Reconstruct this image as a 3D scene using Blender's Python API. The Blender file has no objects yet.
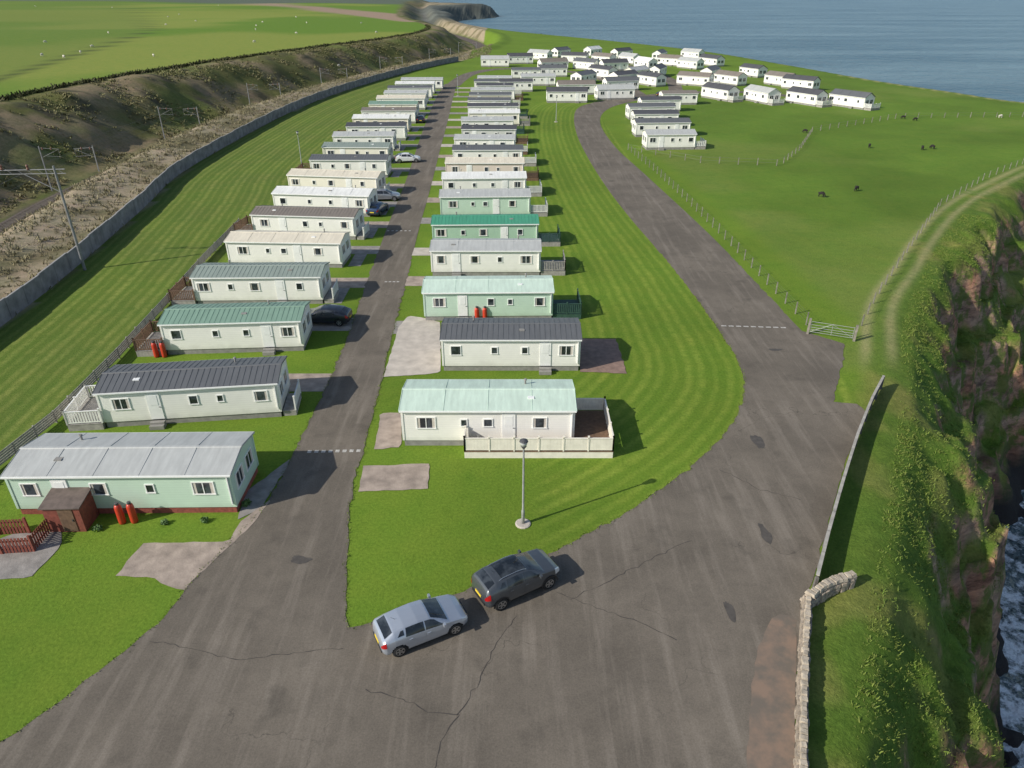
import bpy, bmesh, math, random
import numpy as np
from mathutils import Vector, Matrix
from mathutils.geometry import tessellate_polygon
random.seed(7); rng = np.random.default_rng(7)
SC = bpy.context.scene; C = SC.collection
R = math.radians
H = 25.0; TH = R(29); F = 710.0
cT, sT = math.cos(TH), math.sin(TH)

def G(px, py, z=0.0):
    u = (px-512)/F; v = (py-384)/F
    t = (H-z)/(sT+v*cT)
    return (u*t, t*(cT-v*sT))

# ------------------------------------------------------------------ materials
def newmat(name):
    m = bpy.data.materials.new(name); m.use_nodes = True
    nt = m.node_tree; b = nt.nodes['Principled BSDF']
    return m, nt, b
def N(nt, t, **k):
    n = nt.nodes.new(t)
    for a, v in k.items(): setattr(n, a, v)
    return n
def mixc(nt, fac, a, b, mode='MIX'):
    n = N(nt, 'ShaderNodeMix', data_type='RGBA', blend_type=mode)
    for i, val in ((0, fac), (6, a), (7, b)):
        if isinstance(val, (int, float)): n.inputs[i].default_value = val
        elif isinstance(val, tuple): n.inputs[i].default_value = (*val[:3], 1)
        else: nt.links.new(val, n.inputs[i])
    return n.outputs[2]
def math_(nt, op, a, b=0.0, c=None, clamp=False):
    n = N(nt, 'ShaderNodeMath', operation=op, use_clamp=clamp)
    for i, val in enumerate((a, b) if c is None else (a, b, c)):
        if isinstance(val, (int, float)): n.inputs[i].default_value = val
        else: nt.links.new(val, n.inputs[i])
    return n.outputs[0]
def noise(nt, vec, scale, detail=4, rough=.55):
    n = N(nt, 'ShaderNodeTexNoise'); n.inputs['Scale'].default_value = scale
    n.inputs['Detail'].default_value = detail; n.inputs['Roughness'].default_value = rough
    nt.links.new(vec, n.inputs['Vector']); return n.outputs[0]
def ramp(nt, fac, stops):
    n = N(nt, 'ShaderNodeMapRange'); n.clamp = True
    n.inputs[1].default_value = stops[0]; n.inputs[2].default_value = stops[1]
    n.inputs[3].default_value = stops[2] if len(stops) > 2 else 0; n.inputs[4].default_value = stops[3] if len(stops) > 2 else 1
    nt.links.new(fac, n.inputs[0]); return n.outputs[0]
def bump(nt, b, h, strength=.5, dist=.1):
    n = N(nt, 'ShaderNodeBump'); n.inputs['Strength'].default_value = strength; n.inputs['Distance'].default_value = dist
    nt.links.new(h, n.inputs['Height']); nt.links.new(n.outputs[0], b.inputs['Normal'])
def world_pos(nt): return N(nt, 'ShaderNodeNewGeometry').outputs['Position']
def obj_pos(nt): return N(nt, 'ShaderNodeTexCoord').outputs['Object']
_mc = {}
def M(name, col, rough=.7, var=.12, scale=2.5, metal=0, bmp=0, bs=20, coat=0):
    if name in _mc: return _mc[name]
    m, nt, b = newmat(name)
    p = world_pos(nt)
    n = noise(nt, p, scale, 5)
    lo = tuple(c*(1-var) for c in col); hi = tuple(min(1, c*(1+var)) for c in col)
    nt.links.new(mixc(nt, ramp(nt, n, (.3, .7)), lo, hi), b.inputs['Base Color'])
    b.inputs['Roughness'].default_value = rough; b.inputs['Metallic'].default_value = metal
    if coat: b.inputs['Coat Weight'].default_value = coat; b.inputs['Coat Roughness'].default_value = .05
    if bmp: bump(nt, b, noise(nt, p, bs, 4), bmp, .05)
    _mc[name] = m; return m
def clad(name, col, pitch=.16):
    if name in _mc: return _mc[name]
    m, nt, b = newmat(name)
    p = obj_pos(nt); sep = N(nt, 'ShaderNodeSeparateXYZ'); nt.links.new(p, sep.inputs[0])
    fr = math_(nt, 'FRACT', math_(nt, 'DIVIDE', sep.outputs[2], pitch))
    groove = ramp(nt, fr, (.0, .14))
    n = noise(nt, world_pos(nt), 1.2, 5)
    c = mixc(nt, ramp(nt, n, (.3, .7)), tuple(x*.93 for x in col), col)
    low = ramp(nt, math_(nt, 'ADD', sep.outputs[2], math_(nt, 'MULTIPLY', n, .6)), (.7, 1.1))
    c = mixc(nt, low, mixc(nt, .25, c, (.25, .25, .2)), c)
    c = mixc(nt, groove, tuple(x*.78 for x in col), c)
    nt.links.new(c, b.inputs['Base Color']); b.inputs['Roughness'].default_value = .4
    bump(nt, b, fr, .25, .015)
    _mc[name] = m; return m
def roofmat(name, col):
    if name in _mc: return _mc[name]
    m, nt, b = newmat(name)
    p = obj_pos(nt)
    mp = N(nt, 'ShaderNodeMapping'); mp.inputs['Scale'].default_value = (3, .5, .5); nt.links.new(p, mp.inputs[0])
    n = noise(nt, mp.outputs[0], 1.2, 6, .65); n2 = noise(nt, world_pos(nt), .7, 4)
    c = mixc(nt, ramp(nt, n, (.3, .72)), tuple(x*.82 for x in col), tuple(min(1, x*1.08) for x in col))
    c = mixc(nt, ramp(nt, n2, (.5, .8, 0, .4)), c, tuple(x*.65+.03 for x in col))
    nt.links.new(c, b.inputs['Base Color']); b.inputs['Roughness'].default_value = .55
    bump(nt, b, n, .12, .02)
    _mc[name] = m; return m
def glassm(name='window_glass', col=(.02, .025, .03)):
    if name in _mc: return _mc[name]
    m, nt, b = newmat(name)
    n = noise(nt, world_pos(nt), 1.7, 2)
    nt.links.new(mixc(nt, ramp(nt, n, (.45, .6)), col, tuple(c*2.6+.01 for c in col)), b.inputs['Base Color'])
    b.inputs['Roughness'].default_value = .08; b.inputs['Specular IOR Level'].default_value = .7
    _mc[name] = m; return m

# ------------------------------------------------------------------ mesh helpers
class MB:
    def __init__(s): s.v = []; s.f = []
    def add(s, vs, fs):
        o = len(s.v); s.v += [tuple(a) for a in vs]; s.f += [tuple(i+o for i in f) for f in fs]; return s
    def box(s, c, d, rz=0, taper=1):
        x, y, z = (a/2 for a in d); cr, sr = math.cos(rz), math.sin(rz); vs = []
        for k, (a, b, e) in enumerate([(-1,-1,-1),(1,-1,-1),(1,1,-1),(-1,1,-1),(-1,-1,1),(1,-1,1),(1,1,1),(-1,1,1)]):
            t = taper if e > 0 else 1
            px, py = a*x*t, b*y*t
            vs.append((c[0]+px*cr-py*sr, c[1]+px*sr+py*cr, c[2]+e*z))
        return s.add(vs, [(0,3,2,1),(4,5,6,7),(0,1,5,4),(1,2,6,5),(2,3,7,6),(3,0,4,7)])
    def cyl(s, p, q, r1, r2=None, n=10):
        r2 = r1 if r2 is None else r2
        p = Vector(p); q = Vector(q); d = (q-p).normalized()
        a = d.orthogonal().normalized(); b = d.cross(a); vs = []
        for (c, r) in ((p, r1), (q, r2)):
            for i in range(n):
                t = 2*math.pi*i/n; vs.append(c+a*(math.cos(t)*r)+b*(math.sin(t)*r))
        fs = [(i, (i+1) % n, n+(i+1) % n, n+i) for i in range(n)]
        return s.add(vs, fs+[tuple(range(n))[::-1], tuple(range(n, 2*n))])
    def lathe(s, prof, n=14, axis='z', c=(0, 0, 0)):
        vs = []; m = len(prof)
        for (r, z) in prof:
            for i in range(n):
                t = 2*math.pi*i/n; a, b = r*math.cos(t), r*math.sin(t)
                vs.append((c[0]+a, c[1]+b, c[2]+z) if axis == 'z' else (c[0]+a, c[1]+z, c[2]+b))
        fs = [(k*n+i, k*n+(i+1) % n, (k+1)*n+(i+1) % n, (k+1)*n+i) for k in range(m-1) for i in range(n)]
        return s.add(vs, fs+[tuple(range(n))[::-1], tuple(range((m-1)*n, m*n))])
    def prism(s, sec, x0, x1):
        n = len(sec)
        vs = [(x0, y, z) for y, z in sec]+[(x1, y, z) for y, z in sec]
        return s.add(vs, [(i, (i+1) % n, n+(i+1) % n, n+i) for i in range(n)]+[tuple(range(n))[::-1], tuple(range(n, 2*n))])
    def mesh(s, name, smooth=False):
        me = bpy.data.meshes.new(name); me.from_pydata(s.v, [], s.f); me.update()
        bm = bmesh.new(); bm.from_mesh(me); bmesh.ops.recalc_face_normals(bm, faces=bm.faces); bm.to_mesh(me); bm.free()
        if smooth: me.polygons.foreach_set('use_smooth', [True]*len(me.polygons))
        return me
def part(name, me, mat, parent=None, loc=(0, 0, 0), rz=0, label=None):
    if isinstance(me, MB): me = me.mesh(name)
    o = bpy.data.objects.new(name, me); C.objects.link(o)
    if len(me.materials) == 0: me.materials.append(mat)
    sl = o.material_slots[0]; sl.link = 'OBJECT'; sl.material = mat
    o.location = loc; o.rotation_euler = (0, 0, rz)
    if parent: o.parent = parent
    if label: o['label'] = label
    return o
def tag(o, label, cat, group=None, kind=None):
    if label: o['label'] = label
    if cat: o['category'] = cat
    if group: o['group'] = group
    if kind: o['kind'] = kind
    return o
def thing(name, label, cat, loc=(0, 0, 0), rz=0, group=None):
    o = bpy.data.objects.new(name, None); C.objects.link(o); o.empty_display_size = .3
    o.location = loc; o.rotation_euler = (0, 0, rz); return tag(o, label, cat, group)
def struct(o): o['kind'] = 'structure'; return o
def dup(root, loc, rz, label=None, group=None, scale=None):
    r = root.copy(); C.objects.link(r); r.location = loc; r.rotation_euler = (0, 0, rz)
    if scale: r.scale = (scale,)*3
    if label: r['label'] = label
    if group: r['group'] = group
    for ch in list(root.children):
        c = ch.copy(); C.objects.link(c); c.parent = r
        for g in ch.children:
            d = g.copy(); C.objects.link(d); d.parent = c
    return r
ORD = ['nearest', 'second', 'third', 'fourth', 'fifth', 'sixth', 'seventh', 'eighth', 'ninth', 'tenth', 'eleventh', 'twelfth', 'thirteenth',
       'fourteenth', 'fifteenth', 'sixteenth', 'seventeenth', 'eighteenth', 'nineteenth', 'twentieth', 'twenty-first', 'twenty-second']
FIRST = ['first']+ORD[1:]

def cr(pts, k=5):
    out = []; n = len(pts)
    for i in range(n-1):
        p0, p1, p2, p3 = pts[max(i-1, 0)], pts[i], pts[i+1], pts[min(i+2, n-1)]
        for j in range(k):
            t = j/k
            out.append(tuple(.5*(2*p1[a]+(p2[a]-p0[a])*t+(2*p0[a]-5*p1[a]+4*p2[a]-p3[a])*t*t+(-p0[a]+3*p1[a]-3*p2[a]+p3[a])*t**3) for a in (0, 1)))
    out.append(pts[-1]); return out
def resample(pts, step):
    P = [Vector(p[:2]) for p in pts]; L = [0]
    for a, b in zip(P, P[1:]): L.append(L[-1]+(b-a).length)
    n = max(1, round(L[-1]/step)); out = []
    for k in range(n+1):
        d = L[-1]*k/n; i = min(max(np.searchsorted(L, d)-1, 0), len(P)-2)
        t = (d-L[i])/max(L[i+1]-L[i], 1e-6); out.append(tuple(P[i].lerp(P[i+1], t)))
    return out
def polysheet(name, pts, z, mat):
    tri = tessellate_polygon([[Vector((p[0], p[1], 0)) for p in pts]])
    mb = MB(); mb.v = [(p[0], p[1], z) for p in pts]; mb.f = [tuple(t) for t in tri]
    me = mb.mesh(name)
    bm = bmesh.new(); bm.from_mesh(me)
    for f in bm.faces:
        if f.normal.z < 0: f.normal_flip()
    bm.to_mesh(me); bm.free()
    return struct(part(name, me, mat))
def ribbon(pts, w, z, jitter=0):
    mb = MB(); n = len(pts)
    for i, p in enumerate(pts):
        a = Vector(pts[max(i-1, 0)]); b = Vector(pts[min(i+1, n-1)]); d = (b-a).normalized(); nn = Vector((-d.y, d.x))
        ww = w/2*(1+random.uniform(-jitter, jitter)); zz = z(p) if callable(z) else z
        mb.v += [(p[0]+nn.x*ww, p[1]+nn.y*ww, zz), (p[0]-nn.x*ww, p[1]-nn.y*ww, zz)]
    mb.f = [(2*i, 2*i+1, 2*i+3, 2*i+2) for i in range(n-1)]
    return mb

# ------------------------------------------------------------------ lines of the land
RAIL = cr([(-61, -220), (-64, 0), (-67, 55), (-71, 90), (-75, 125), (-73, 200), (-53, 290), (-31, 360), (-19, 430), (-21, 500), (-37, 580), (-78, 760), (-145, 1300), (-190, 1700)], 4)
WALL = cr([(-39, -60), (-41, 0), G(0, 327), (-48, 90), G(200, 161), (-50.5, 198), (-35, 275), G(465, 60), (-1, 370)], 5)
COAST = [(-60, -220), (-8, -20), (2.5, 0), (11.6, 16.3), (19.4, 30), (27.2, 44.2), (33, 56), (42, 70), (57, 90), (84, 116), (110, 128), (150, 150), (160, 172),
         (132, 192), (124, 215), (115, 245), (104, 305), (88, 375), (50, 460), (-4, 567), (-40, 680), (-62, 800), (-82, 950), (-90, 1080), (-115, 1200), (-140, 1400), (-115, 1560), (-70, 1720), (-170, 1950), (-900, 3200)]
COAST = cr(COAST, 4)
POLY = COAST+[(-9000, 9000), (-9000, -220)]

def segd(X, Y, pts):
    best = np.full(X.shape, 1e18); side = np.zeros(X.shape)
    for (ax, ay), (bx, by) in zip(pts, pts[1:]):
        dx, dy = bx-ax, by-ay; L2 = dx*dx+dy*dy+1e-9
        t = np.clip(((X-ax)*dx+(Y-ay)*dy)/L2, 0, 1)
        ex, ey = X-ax-t*dx, Y-ay-t*dy; d = ex*ex+ey*ey
        m = d < best; best = np.where(m, d, best); side = np.where(m, dx*ey-dy*ex, side)
    return np.sqrt(best), np.sign(side)
def inside(X, Y, poly):
    r = np.zeros(X.shape, bool); n = len(poly)
    for i in range(n):
        (ax, ay), (bx, by) = poly[i], poly[(i+1) % n]
        if ay == by: continue
        c = ((ay > Y) != (by > Y)) & (X < (bx-ax)*(Y-ay)/(by-ay)+ax); r ^= c
    return r
def vn(X, Y, s, seed=0):
    x = X/s; y = Y/s; xi = np.floor(x); yi = np.floor(y); fx = x-xi; fy = y-yi
    fx = fx*fx*(3-2*fx); fy = fy*fy*(3-2*fy)
    def h(a, b):
        t = np.sin(a*127.1+b*311.7+seed*74.7)*43758.5453; return t-np.floor(t)
    return ((h(xi, yi)*(1-fx)+h(xi+1, yi)*fx)*(1-fy)+(h(xi, yi+1)*(1-fx)+h(xi+1, yi+1)*fx)*fy)*2-1
def ss(a, b, x): t = np.clip((x-a)/(b-a), 0, 1); return t*t*(3-2*t)
def terrain(X, Y):
    X = np.asarray(X, float); Y = np.asarray(Y, float)
    dr, side = segd(X, Y, RAIL); left = side > 0
    nz = vn(X, Y, 9, 1)*.5+vn(X, Y, 3.5, 2)*.3
    rr = dr+nz*2.2
    zl = -5.5+ss(3, 28, rr)*10.5+np.clip(dr-30, 0, 900)*.008+nz*.5*ss(4, 9, dr)*(1-ss(28, 34, dr))
    zl = zl+vn(X, Y, 160, 5)*2.2*ss(40, 160, dr)
    zr = -5.5+ss(3.2, 12, dr)*6.3-.8*ss(13, 19, dr)+nz*.35*ss(4, 8, dr)*(1-ss(15, 19, dr))
    z = np.where(left, zl, zr)
    dc, _ = segd(X, Y, COAST); p = np.where(inside(X, Y, POLY), -dc, dc)
    farf = 1+np.clip(Y-600, 0, 3000)/450
    ps = p/farf
    g = vn(X, Y, 15, 11)*2.4*ss(38, 60, Y)+vn(X, Y, 6.5, 12)*2.0+vn(X, Y, 2.4, 13)*.8+vn(X, Y, 1.0, 14)*.3
    g = np.where(Y > 600, vn(X, Y, 90, 15)*1.5, g)
    pe = np.where(ps > 0, ps+g*ss(0.5, 5, ps), ps)
    zA = np.interp(pe, [0, 1.5, 4, 7.2, 8.6, 10.4, 12.2, 18, 28], [0, -.35, -2.4, -7, -12, -19.5, -24.2, -25.6, -30])
    zB = np.interp(pe, [0, 2.5, 4.5, 6.3, 9.0, 11, 14.5, 17, 20, 24, 30], [0, -.4, -2.2, -7.0, -9.0, -13.5, -16.5, -21.5, -24.2, -25.6, -30])
    zB = np.where(Y > 130, zA, zB)
    w = ss(50, 68, Y); zc = zA*(1-w)+zB*w
    led = ss(-3, -6, zc)*(1-ss(-19, -22, zc))
    zc = zc+led*.7*np.sin(2*math.pi*zc/3.3+vn(X, Y, 7, 19)*2.5+X*.12)
    zc = zc+ss(1, 4, p)*(vn(X, Y, 1.3, 20)*.34+vn(X, Y, .7, 22)*.14)*(Y < 600)+ss(10, 14, p)*(vn(X, Y, 2.4, 21)+vn(X, Y, 1.1, 23)*.6)*1.1*(1-ss(24, 30, p))*(Y < 600)
    z = z*np.where(p > 0, np.clip(1-ps/20, 0, 1), 1)+np.where(p > 0, zc, 0)
    return z, p, dr, left

def axis(segs):
    out = []
    for a, b, st in segs: out += list(np.arange(a, b-1e-6, st))
    return out
def grow(a, end, st, f=1.12):
    out = [a]
    while (out[-1] < end if end > a else out[-1] > end):
        out.append(out[-1]+(st if end > a else -st)); st *= f
    return out
gx = grow(-130, -6000, 3)[::-1][:-1]+axis([(-130, -46, 1.5), (-46, 8, 1.0), (8, 66, .42), (66, 170, 1.3)])+grow(170, 2500, 3)
gy = grow(-20, -400, 4)[::-1][:-1]+axis([(-20, 8, 2), (8, 100, .45), (100, 250, 1.2), (250, 620, 3)])+grow(620, 7000, 5, 1.06)
gx = np.array(gx); gy = np.array(gy)
X, Y = np.meshgrid(gx, gy)
Z, P, DR, LEFT = terrain(X, Y)
def gridmesh(name, X, Y, Z):
    ny, nx = X.shape; nv = nx*ny
    co = np.stack([X, Y, Z], -1).reshape(-1, 3).astype(np.float32)
    i = np.arange((ny-1)*nx).reshape(ny-1, nx)[:, :-1].ravel()
    q = np.stack([i, i+1, i+nx+1, i+nx], 1).astype(np.int32)
    me = bpy.data.meshes.new(name); me.vertices.add(nv); me.vertices.foreach_set('co', co.ravel())
    me.loops.add(q.size); me.loops.foreach_set('vertex_index', q.ravel())
    me.polygons.add(len(q)); me.polygons.foreach_set('loop_start', np.arange(0, q.size, 4, dtype=np.int32))
    me.polygons.foreach_set('loop_total', np.full(len(q), 4, np.int32)); me.update(calc_edges=True)
    me.polygons.foreach_set('use_smooth', np.ones(len(q), bool)); return me
gme = gridmesh('ground', X, Y, Z)

OUT_L = [(-80, 800), (0, 745), (60, 701), (130, 647), (170, 612), (180, 597), (200, 572), (228, 545), (252, 520), (272, 494), (286, 468), (300, 440), (318, 403), (333, 372), (348, 335), (362, 295), (378, 252), (392, 215), (407, 178), (423, 130), (436, 98), (445, 84)]
LANE_R = [(457, 84), (453, 98), (448, 120), (440, 150), (430, 190), (420, 225), (411, 262), (402, 298), (392, 337), (383, 375), (374, 410), (365, 445), (356, 475), (350, 510), (348, 560), (346, 600), (348, 622), (353, 628), (366, 624), (400, 610), (440, 598), (478, 586), (515, 571), (560, 549), (610, 522), (660, 490), (695, 463), (722, 437), (738, 412), (744, 390), (740, 366), (722, 335), (700, 304), (680, 277), (655, 247), (630, 218), (607, 188), (588, 158), (577, 135), (574, 118), (578, 108), (592, 103), (612, 99), (645, 94)]
LOOP_R = [(650, 98), (618, 105), (604, 112), (600, 121), (604, 132), (618, 150), (640, 170), (664, 192), (690, 216), (716, 241), (742, 268), (766, 293), (790, 319)]
TAIL = [(802, 331), (845, 344), (842, 366), (833, 402), (857, 404), (866, 412), (858, 430), (843, 470), (829, 520), (814, 575), (805, 600), (800, 625), (797, 680), (795, 768), (794, 850)]
gl = lambda L: [G(*p) for p in L]
W_L = cr(gl(OUT_L), 4); W_LR = cr(gl(LANE_R), 4); W_LOOP = cr(gl(LOOP_R), 4)
dI, _ = segd(X, Y, [p for p in W_LR if p[0] > 0]); dW, sW = segd(X, Y, WALL); dL, sL = segd(X, Y, W_LOOP)

def fill(c): return np.ones(X.shape+(3,))*np.array(c)
def blend(A, B, w): return A*(1-w[..., None])+B*w[..., None]
lawn = fill((.122, .208, .021)); col = lawn*(1+.10*vn(X, Y, 7, 31)[..., None])
strip = (ss(0, 1, -(X+29.5-(Y-30)*-.02)))*(P < 0)
col = blend(col, fill((.108, .162, .028)), strip*(.8+.2*vn(X, Y, 5, 9)))
fieldm = ((sL > 0) == (segd(np.array([60.]), np.array([80.]), W_LOOP)[1][0] > 0)) & (X > 20)
fm = fieldm*ss(6, 9, dL+2)*ss(0, 1, (Y-46)/3)
fieldc = fill((.108, .192, .022))*(1+.12*vn(X, Y, 18, 33)+.10*vn(X, Y, 5, 34))[..., None]
fieldc = blend(fieldc, fill((.18, .235, .05)), ss(.0, .8, vn(X, Y, 26, 35)+.5*vn(X, Y, 8, 36))*.5)
col = blend(col, fieldc, fm)
rim = ss(-3.2, -.5, P)
rough_g = blend(fill((.11, .19, .026)), fill((.20, .23, .055)), ss(-.2, .7, vn(X, Y, 3, 41)+.6*vn(X, Y, 1.2, 42)))
rough_g = blend(rough_g, fill((.19, .125, .075)), ss(.5, .8, vn(X, Y, 5, 43)+.4*vn(X, Y, 1.5, 44))*ss(2.5, 5, P))
col = blend(col, rough_g, rim)
tr = np.exp(-((P+2.0+.4*vn(X, Y, 12, 3))/.42)**2)*ss(46, 52, Y)*(Y < 260)
tr += np.exp(-((P+.2+.4*vn(X, Y, 12, 3))/.42)**2)*ss(46, 52, Y)*(Y < 260)
col = blend(col, fill((.34, .33, .15)), np.clip(tr, 0, 1)*.75)
lm = LEFT & (DR < 33)
brown = blend(fill((.145, .15, .05)), fill((.27, .22, .13)), ss(-.4, .5, vn(X, Y, 11, 51)+.5*vn(X, Y, 4, 52)+.3*vn(X, Y, 1.8, 53)))
brown = blend(brown, fill((.14, .185, .045)), ss(.1, .8, vn(X, Y, 17, 54)+.3*vn(X, Y, 5, 59))*.8)
brown = blend(brown, fill((.09, .085, .05)), ss(.4, .8, vn(X, Y, 6, 57)+.4*vn(X, Y, 2, 58)))
col = blend(col, brown, np.where(LEFT, ss(3, 6, DR)*(1-ss(30, 33, DR+1.5*vn(X, Y, 6, 7))), 0.))
tanc = blend(fill((.36, .31, .21)), fill((.2, .18, .10)), ss(-.1, .5, vn(X, Y, 6, 55)+.5*vn(X, Y, 2.2, 56)))
wr = np.where(~LEFT, ss(3, 6, DR), 0)*np.where(X < -18, 1, 0)*np.where(sW > 0, 1., 0.)
col = blend(col, tanc, wr)
col = blend(col, fill((.11, .09, .075)), 1-ss(3, 4.5, DR))
fld = np.where(LEFT, ss(30, 33, DR+1.5*vn(X, Y, 6, 7)), 0)
fc = blend(fill((.115, .21, .022)), fill((.20, .255, .045)), ss(-.2, .5, vn(X, Y, 120, 61)+.35*vn(X, Y, 35, 62)))
dF, sF = segd(X, Y, [(-110, 120), (-190, 420), (-420, 900), (-700, 1500)])
fc = blend(fc, fill((.13, .19, .035)), np.where(sF > 0, .5, 0.))
fc = blend(fc, fill((.05, .07, .02)), np.exp(-(dF/1.6)**2)*.8)
dPl, _ = segd(X, Y, [(-60, 600), (-150, 800), (-440, 1350)])
fc = blend(fc, fill((.30, .23, .16)), 1-ss(22, 30, dPl))
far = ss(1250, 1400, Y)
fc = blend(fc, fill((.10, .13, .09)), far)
col = blend(col, fc, fld)
hd = ss(700, 850, Y)*(X > -400)*ss(-60, -10, P); col = blend(col, fill((.125, .14, .12))*(1+.35*vn(X, Y, 40, 63))[..., None], hd)  # far headland: distance haze painted into its pale grey-green colour
SX = np.gradient(Z, gx, axis=1); SY = np.gradient(Z, gy, axis=0); slope = np.hypot(SX, SY)
rock = ss(1.3, 2.2, slope+.75*vn(X, Y, 4.5, 71)+.4*vn(X, Y, 1.3, 72))*ss(1, 3, P)
rock = np.maximum(rock, ss(-19.5, -22, Z)*(P > 0))*(Y < 700)
mow = np.where(X < -20, dW, dI)
amp = np.clip(np.where((X < -20) & (X > -60), strip*.95, 0)+np.where((X > 1) & ~fieldm, (1-ss(10, 17, dI))*.75, 0), 0, 1)*(1-rim)*(Y < 260)*(sW < 0)
ca = gme.attributes.new('zone', 'FLOAT_COLOR', 'POINT')
ca.data.foreach_set('color', np.concatenate([np.clip(col, 0, 1).reshape(-1, 3), np.ones((X.size, 1))], 1).astype(np.float32).ravel())
rough = np.clip(np.maximum(np.maximum(rim*.7, fm*.25), np.where((DR > 3) & (wr+lm > 0), .75, 0)), 0, 1)
mk = gme.attributes.new('mask', 'FLOAT_COLOR', 'POINT')
mk.data.foreach_set('color', np.stack([rock, amp, rough, np.ones_like(rock)], -1).astype(np.float32).ravel())
mo = gme.attributes.new('mow', 'FLOAT', 'POINT'); mo.data.foreach_set('value', mow.astype(np.float32).ravel())

m, nt, b = newmat('ground_grass')
p = world_pos(nt)
at = N(nt, 'ShaderNodeAttribute', attribute_name='zone').outputs[0]
sep = N(nt, 'ShaderNodeSeparateColor'); nt.links.new(N(nt, 'ShaderNodeAttribute', attribute_name='mask').outputs[0], sep.inputs[0])
mw = N(nt, 'ShaderNodeAttribute', attribute_name='mow').outputs['Fac']
n1 = noise(nt, p, 6, 6, .7); n2 = noise(nt, p, .35, 5, .6); n3 = noise(nt, p, 1.3, 5, .65)
c = mixc(nt, ramp(nt, n1, (.25, .75)), mixc(nt, 1, at, (.66, .70, .6), 'MULTIPLY'), mixc(nt, 1, at, (1.3, 1.25, 1.3), 'MULTIPLY'))
c = mixc(nt, ramp(nt, n2, (.35, .7, 0, .5)), c, mixc(nt, 1, c, (1.4, 1.1, 1.3), 'MULTIPLY'))
c = mixc(nt, ramp(nt, noise(nt, p, .9, 4), (.52, .75, 0, .4)), c, mixc(nt, 1, c, (.6, .72, .6), 'MULTIPLY'))
c = mixc(nt, math_(nt, 'MULTIPLY', ramp(nt, n3, (.4, .62)), math_(nt, 'MULTIPLY', sep.outputs[2], .65)), c, mixc(nt, 1, c, (.45, .53, .42), 'MULTIPLY'))
wv = math_(nt, 'SINE', math_(nt, 'ADD', math_(nt, 'MULTIPLY', mw, 2*math.pi/1.0), math_(nt, 'MULTIPLY', n2, 4.0)))
wv2 = math_(nt, 'SINE', math_(nt, 'ADD', math_(nt, 'MULTIPLY', mw, 2*math.pi/3.4), math_(nt, 'MULTIPLY', n2, 3.0)))
st = ramp(nt, math_(nt, 'ADD', wv, math_(nt, 'MULTIPLY', wv2, .6)), (-.6, 1.5))
st = math_(nt, 'MULTIPLY', st, math_(nt, 'MULTIPLY', sep.outputs[1], ramp(nt, n3, (.3, .62, .15, 1.0))))
c = mixc(nt, st, mixc(nt, math_(nt, 'MULTIPLY', sep.outputs[1], .6), c, mixc(nt, 1, c, (.78, .84, .8), 'MULTIPLY')), mixc(nt, 1, c, (1.75, 1.4, 2.0), 'MULTIPLY'))
sx = N(nt, 'ShaderNodeMapping'); sx.inputs['Scale'].default_value = (.5, .5, 1.6); sx.inputs['Rotation'].default_value = (.25, .15, 0); nt.links.new(p, sx.inputs[0])
r1 = noise(nt, sx.outputs[0], .9, 8, .7); r2 = noise(nt, p, .22, 4)
rc = mixc(nt, ramp(nt, r1, (.35, .62)), (.15, .095, .075), (.58, .38, .27))
rc = mixc(nt, ramp(nt, r2, (.42, .62)), rc, mixc(nt, 1, rc, (1.15, .88, .76), 'MULTIPLY'))
rc = mixc(nt, ramp(nt, noise(nt, p, .5, 6, .65), (.47, .56, 0, .85)), rc, (.12, .18, .035))
spz = N(nt, 'ShaderNodeSeparateXYZ'); nt.links.new(p, spz.inputs[0])
rc = mixc(nt, ramp(nt, spz.outputs[2], (-22, -18.5)), (.045, .04, .038), rc)
c = mixc(nt, sep.outputs[0], c, rc)
nt.links.new(c, b.inputs['Base Color']); b.inputs['Roughness'].default_value = .9; b.inputs['Specular IOR Level'].default_value = .15
hh = math_(nt, 'ADD', math_(nt, 'MULTIPLY', n1, math_(nt, 'ADD', .25, math_(nt, 'MULTIPLY', sep.outputs[2], .8))), math_(nt, 'MULTIPLY', math_(nt, 'MULTIPLY', r1, sep.outputs[0]), 6))
bump(nt, b, hh, .7, .2)
struct(part('ground', gme, m))

# sea
sxx = np.array(grow(-100, -12000, 8, 1.25)[::-1][:-1]+axis([(-100, 10, 6), (10, 170, 1.0)])+grow(170, 30000, 4, 1.2))
syy = np.array(grow(-20, -3000, 8, 1.3)[::-1][:-1]+axis([(-20, 260, 1.2), (260, 700, 5)])+grow(700, 40000, 10, 1.15))
XS, YS = np.meshgrid(sxx, syy)
sme = gridmesh('sea', XS, YS, np.full(XS.shape, -24.0))
dc, _ = segd(XS, YS, COAST); pc = np.where(inside(XS, YS, POLY), -dc, dc)
a = sme.attributes.new('shore', 'FLOAT', 'POINT'); a.data.foreach_set('value', pc.astype(np.float32).ravel())
m, nt, b = newmat('sea_water'); p = world_pos(nt)
sh = N(nt, 'ShaderNodeAttribute', attribute_name='shore').outputs['Fac']
w1 = noise(nt, p, .35, 6, .6); w3 = noise(nt, p, .6, 7, .7)
mp = N(nt, 'ShaderNodeMapping'); mp.inputs['Scale'].default_value = (.5, 2.2, 1); mp.inputs['Rotation'].default_value = (0, 0, .15); nt.links.new(p, mp.inputs[0])
w2 = noise(nt, mp.outputs[0], .006, 7, .65)
c = mixc(nt, ramp(nt, w2, (.38, .66)), (.04, .11, .155), (.13, .22, .26))
c = mixc(nt, ramp(nt, sh, (15, 70)), (.05, .085, .09), c)
fo = math_(nt, 'ADD', w3, ramp(nt, sh, (10, 34, .14, -.2)))
foam = ramp(nt, fo, (.52, .62))
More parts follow.
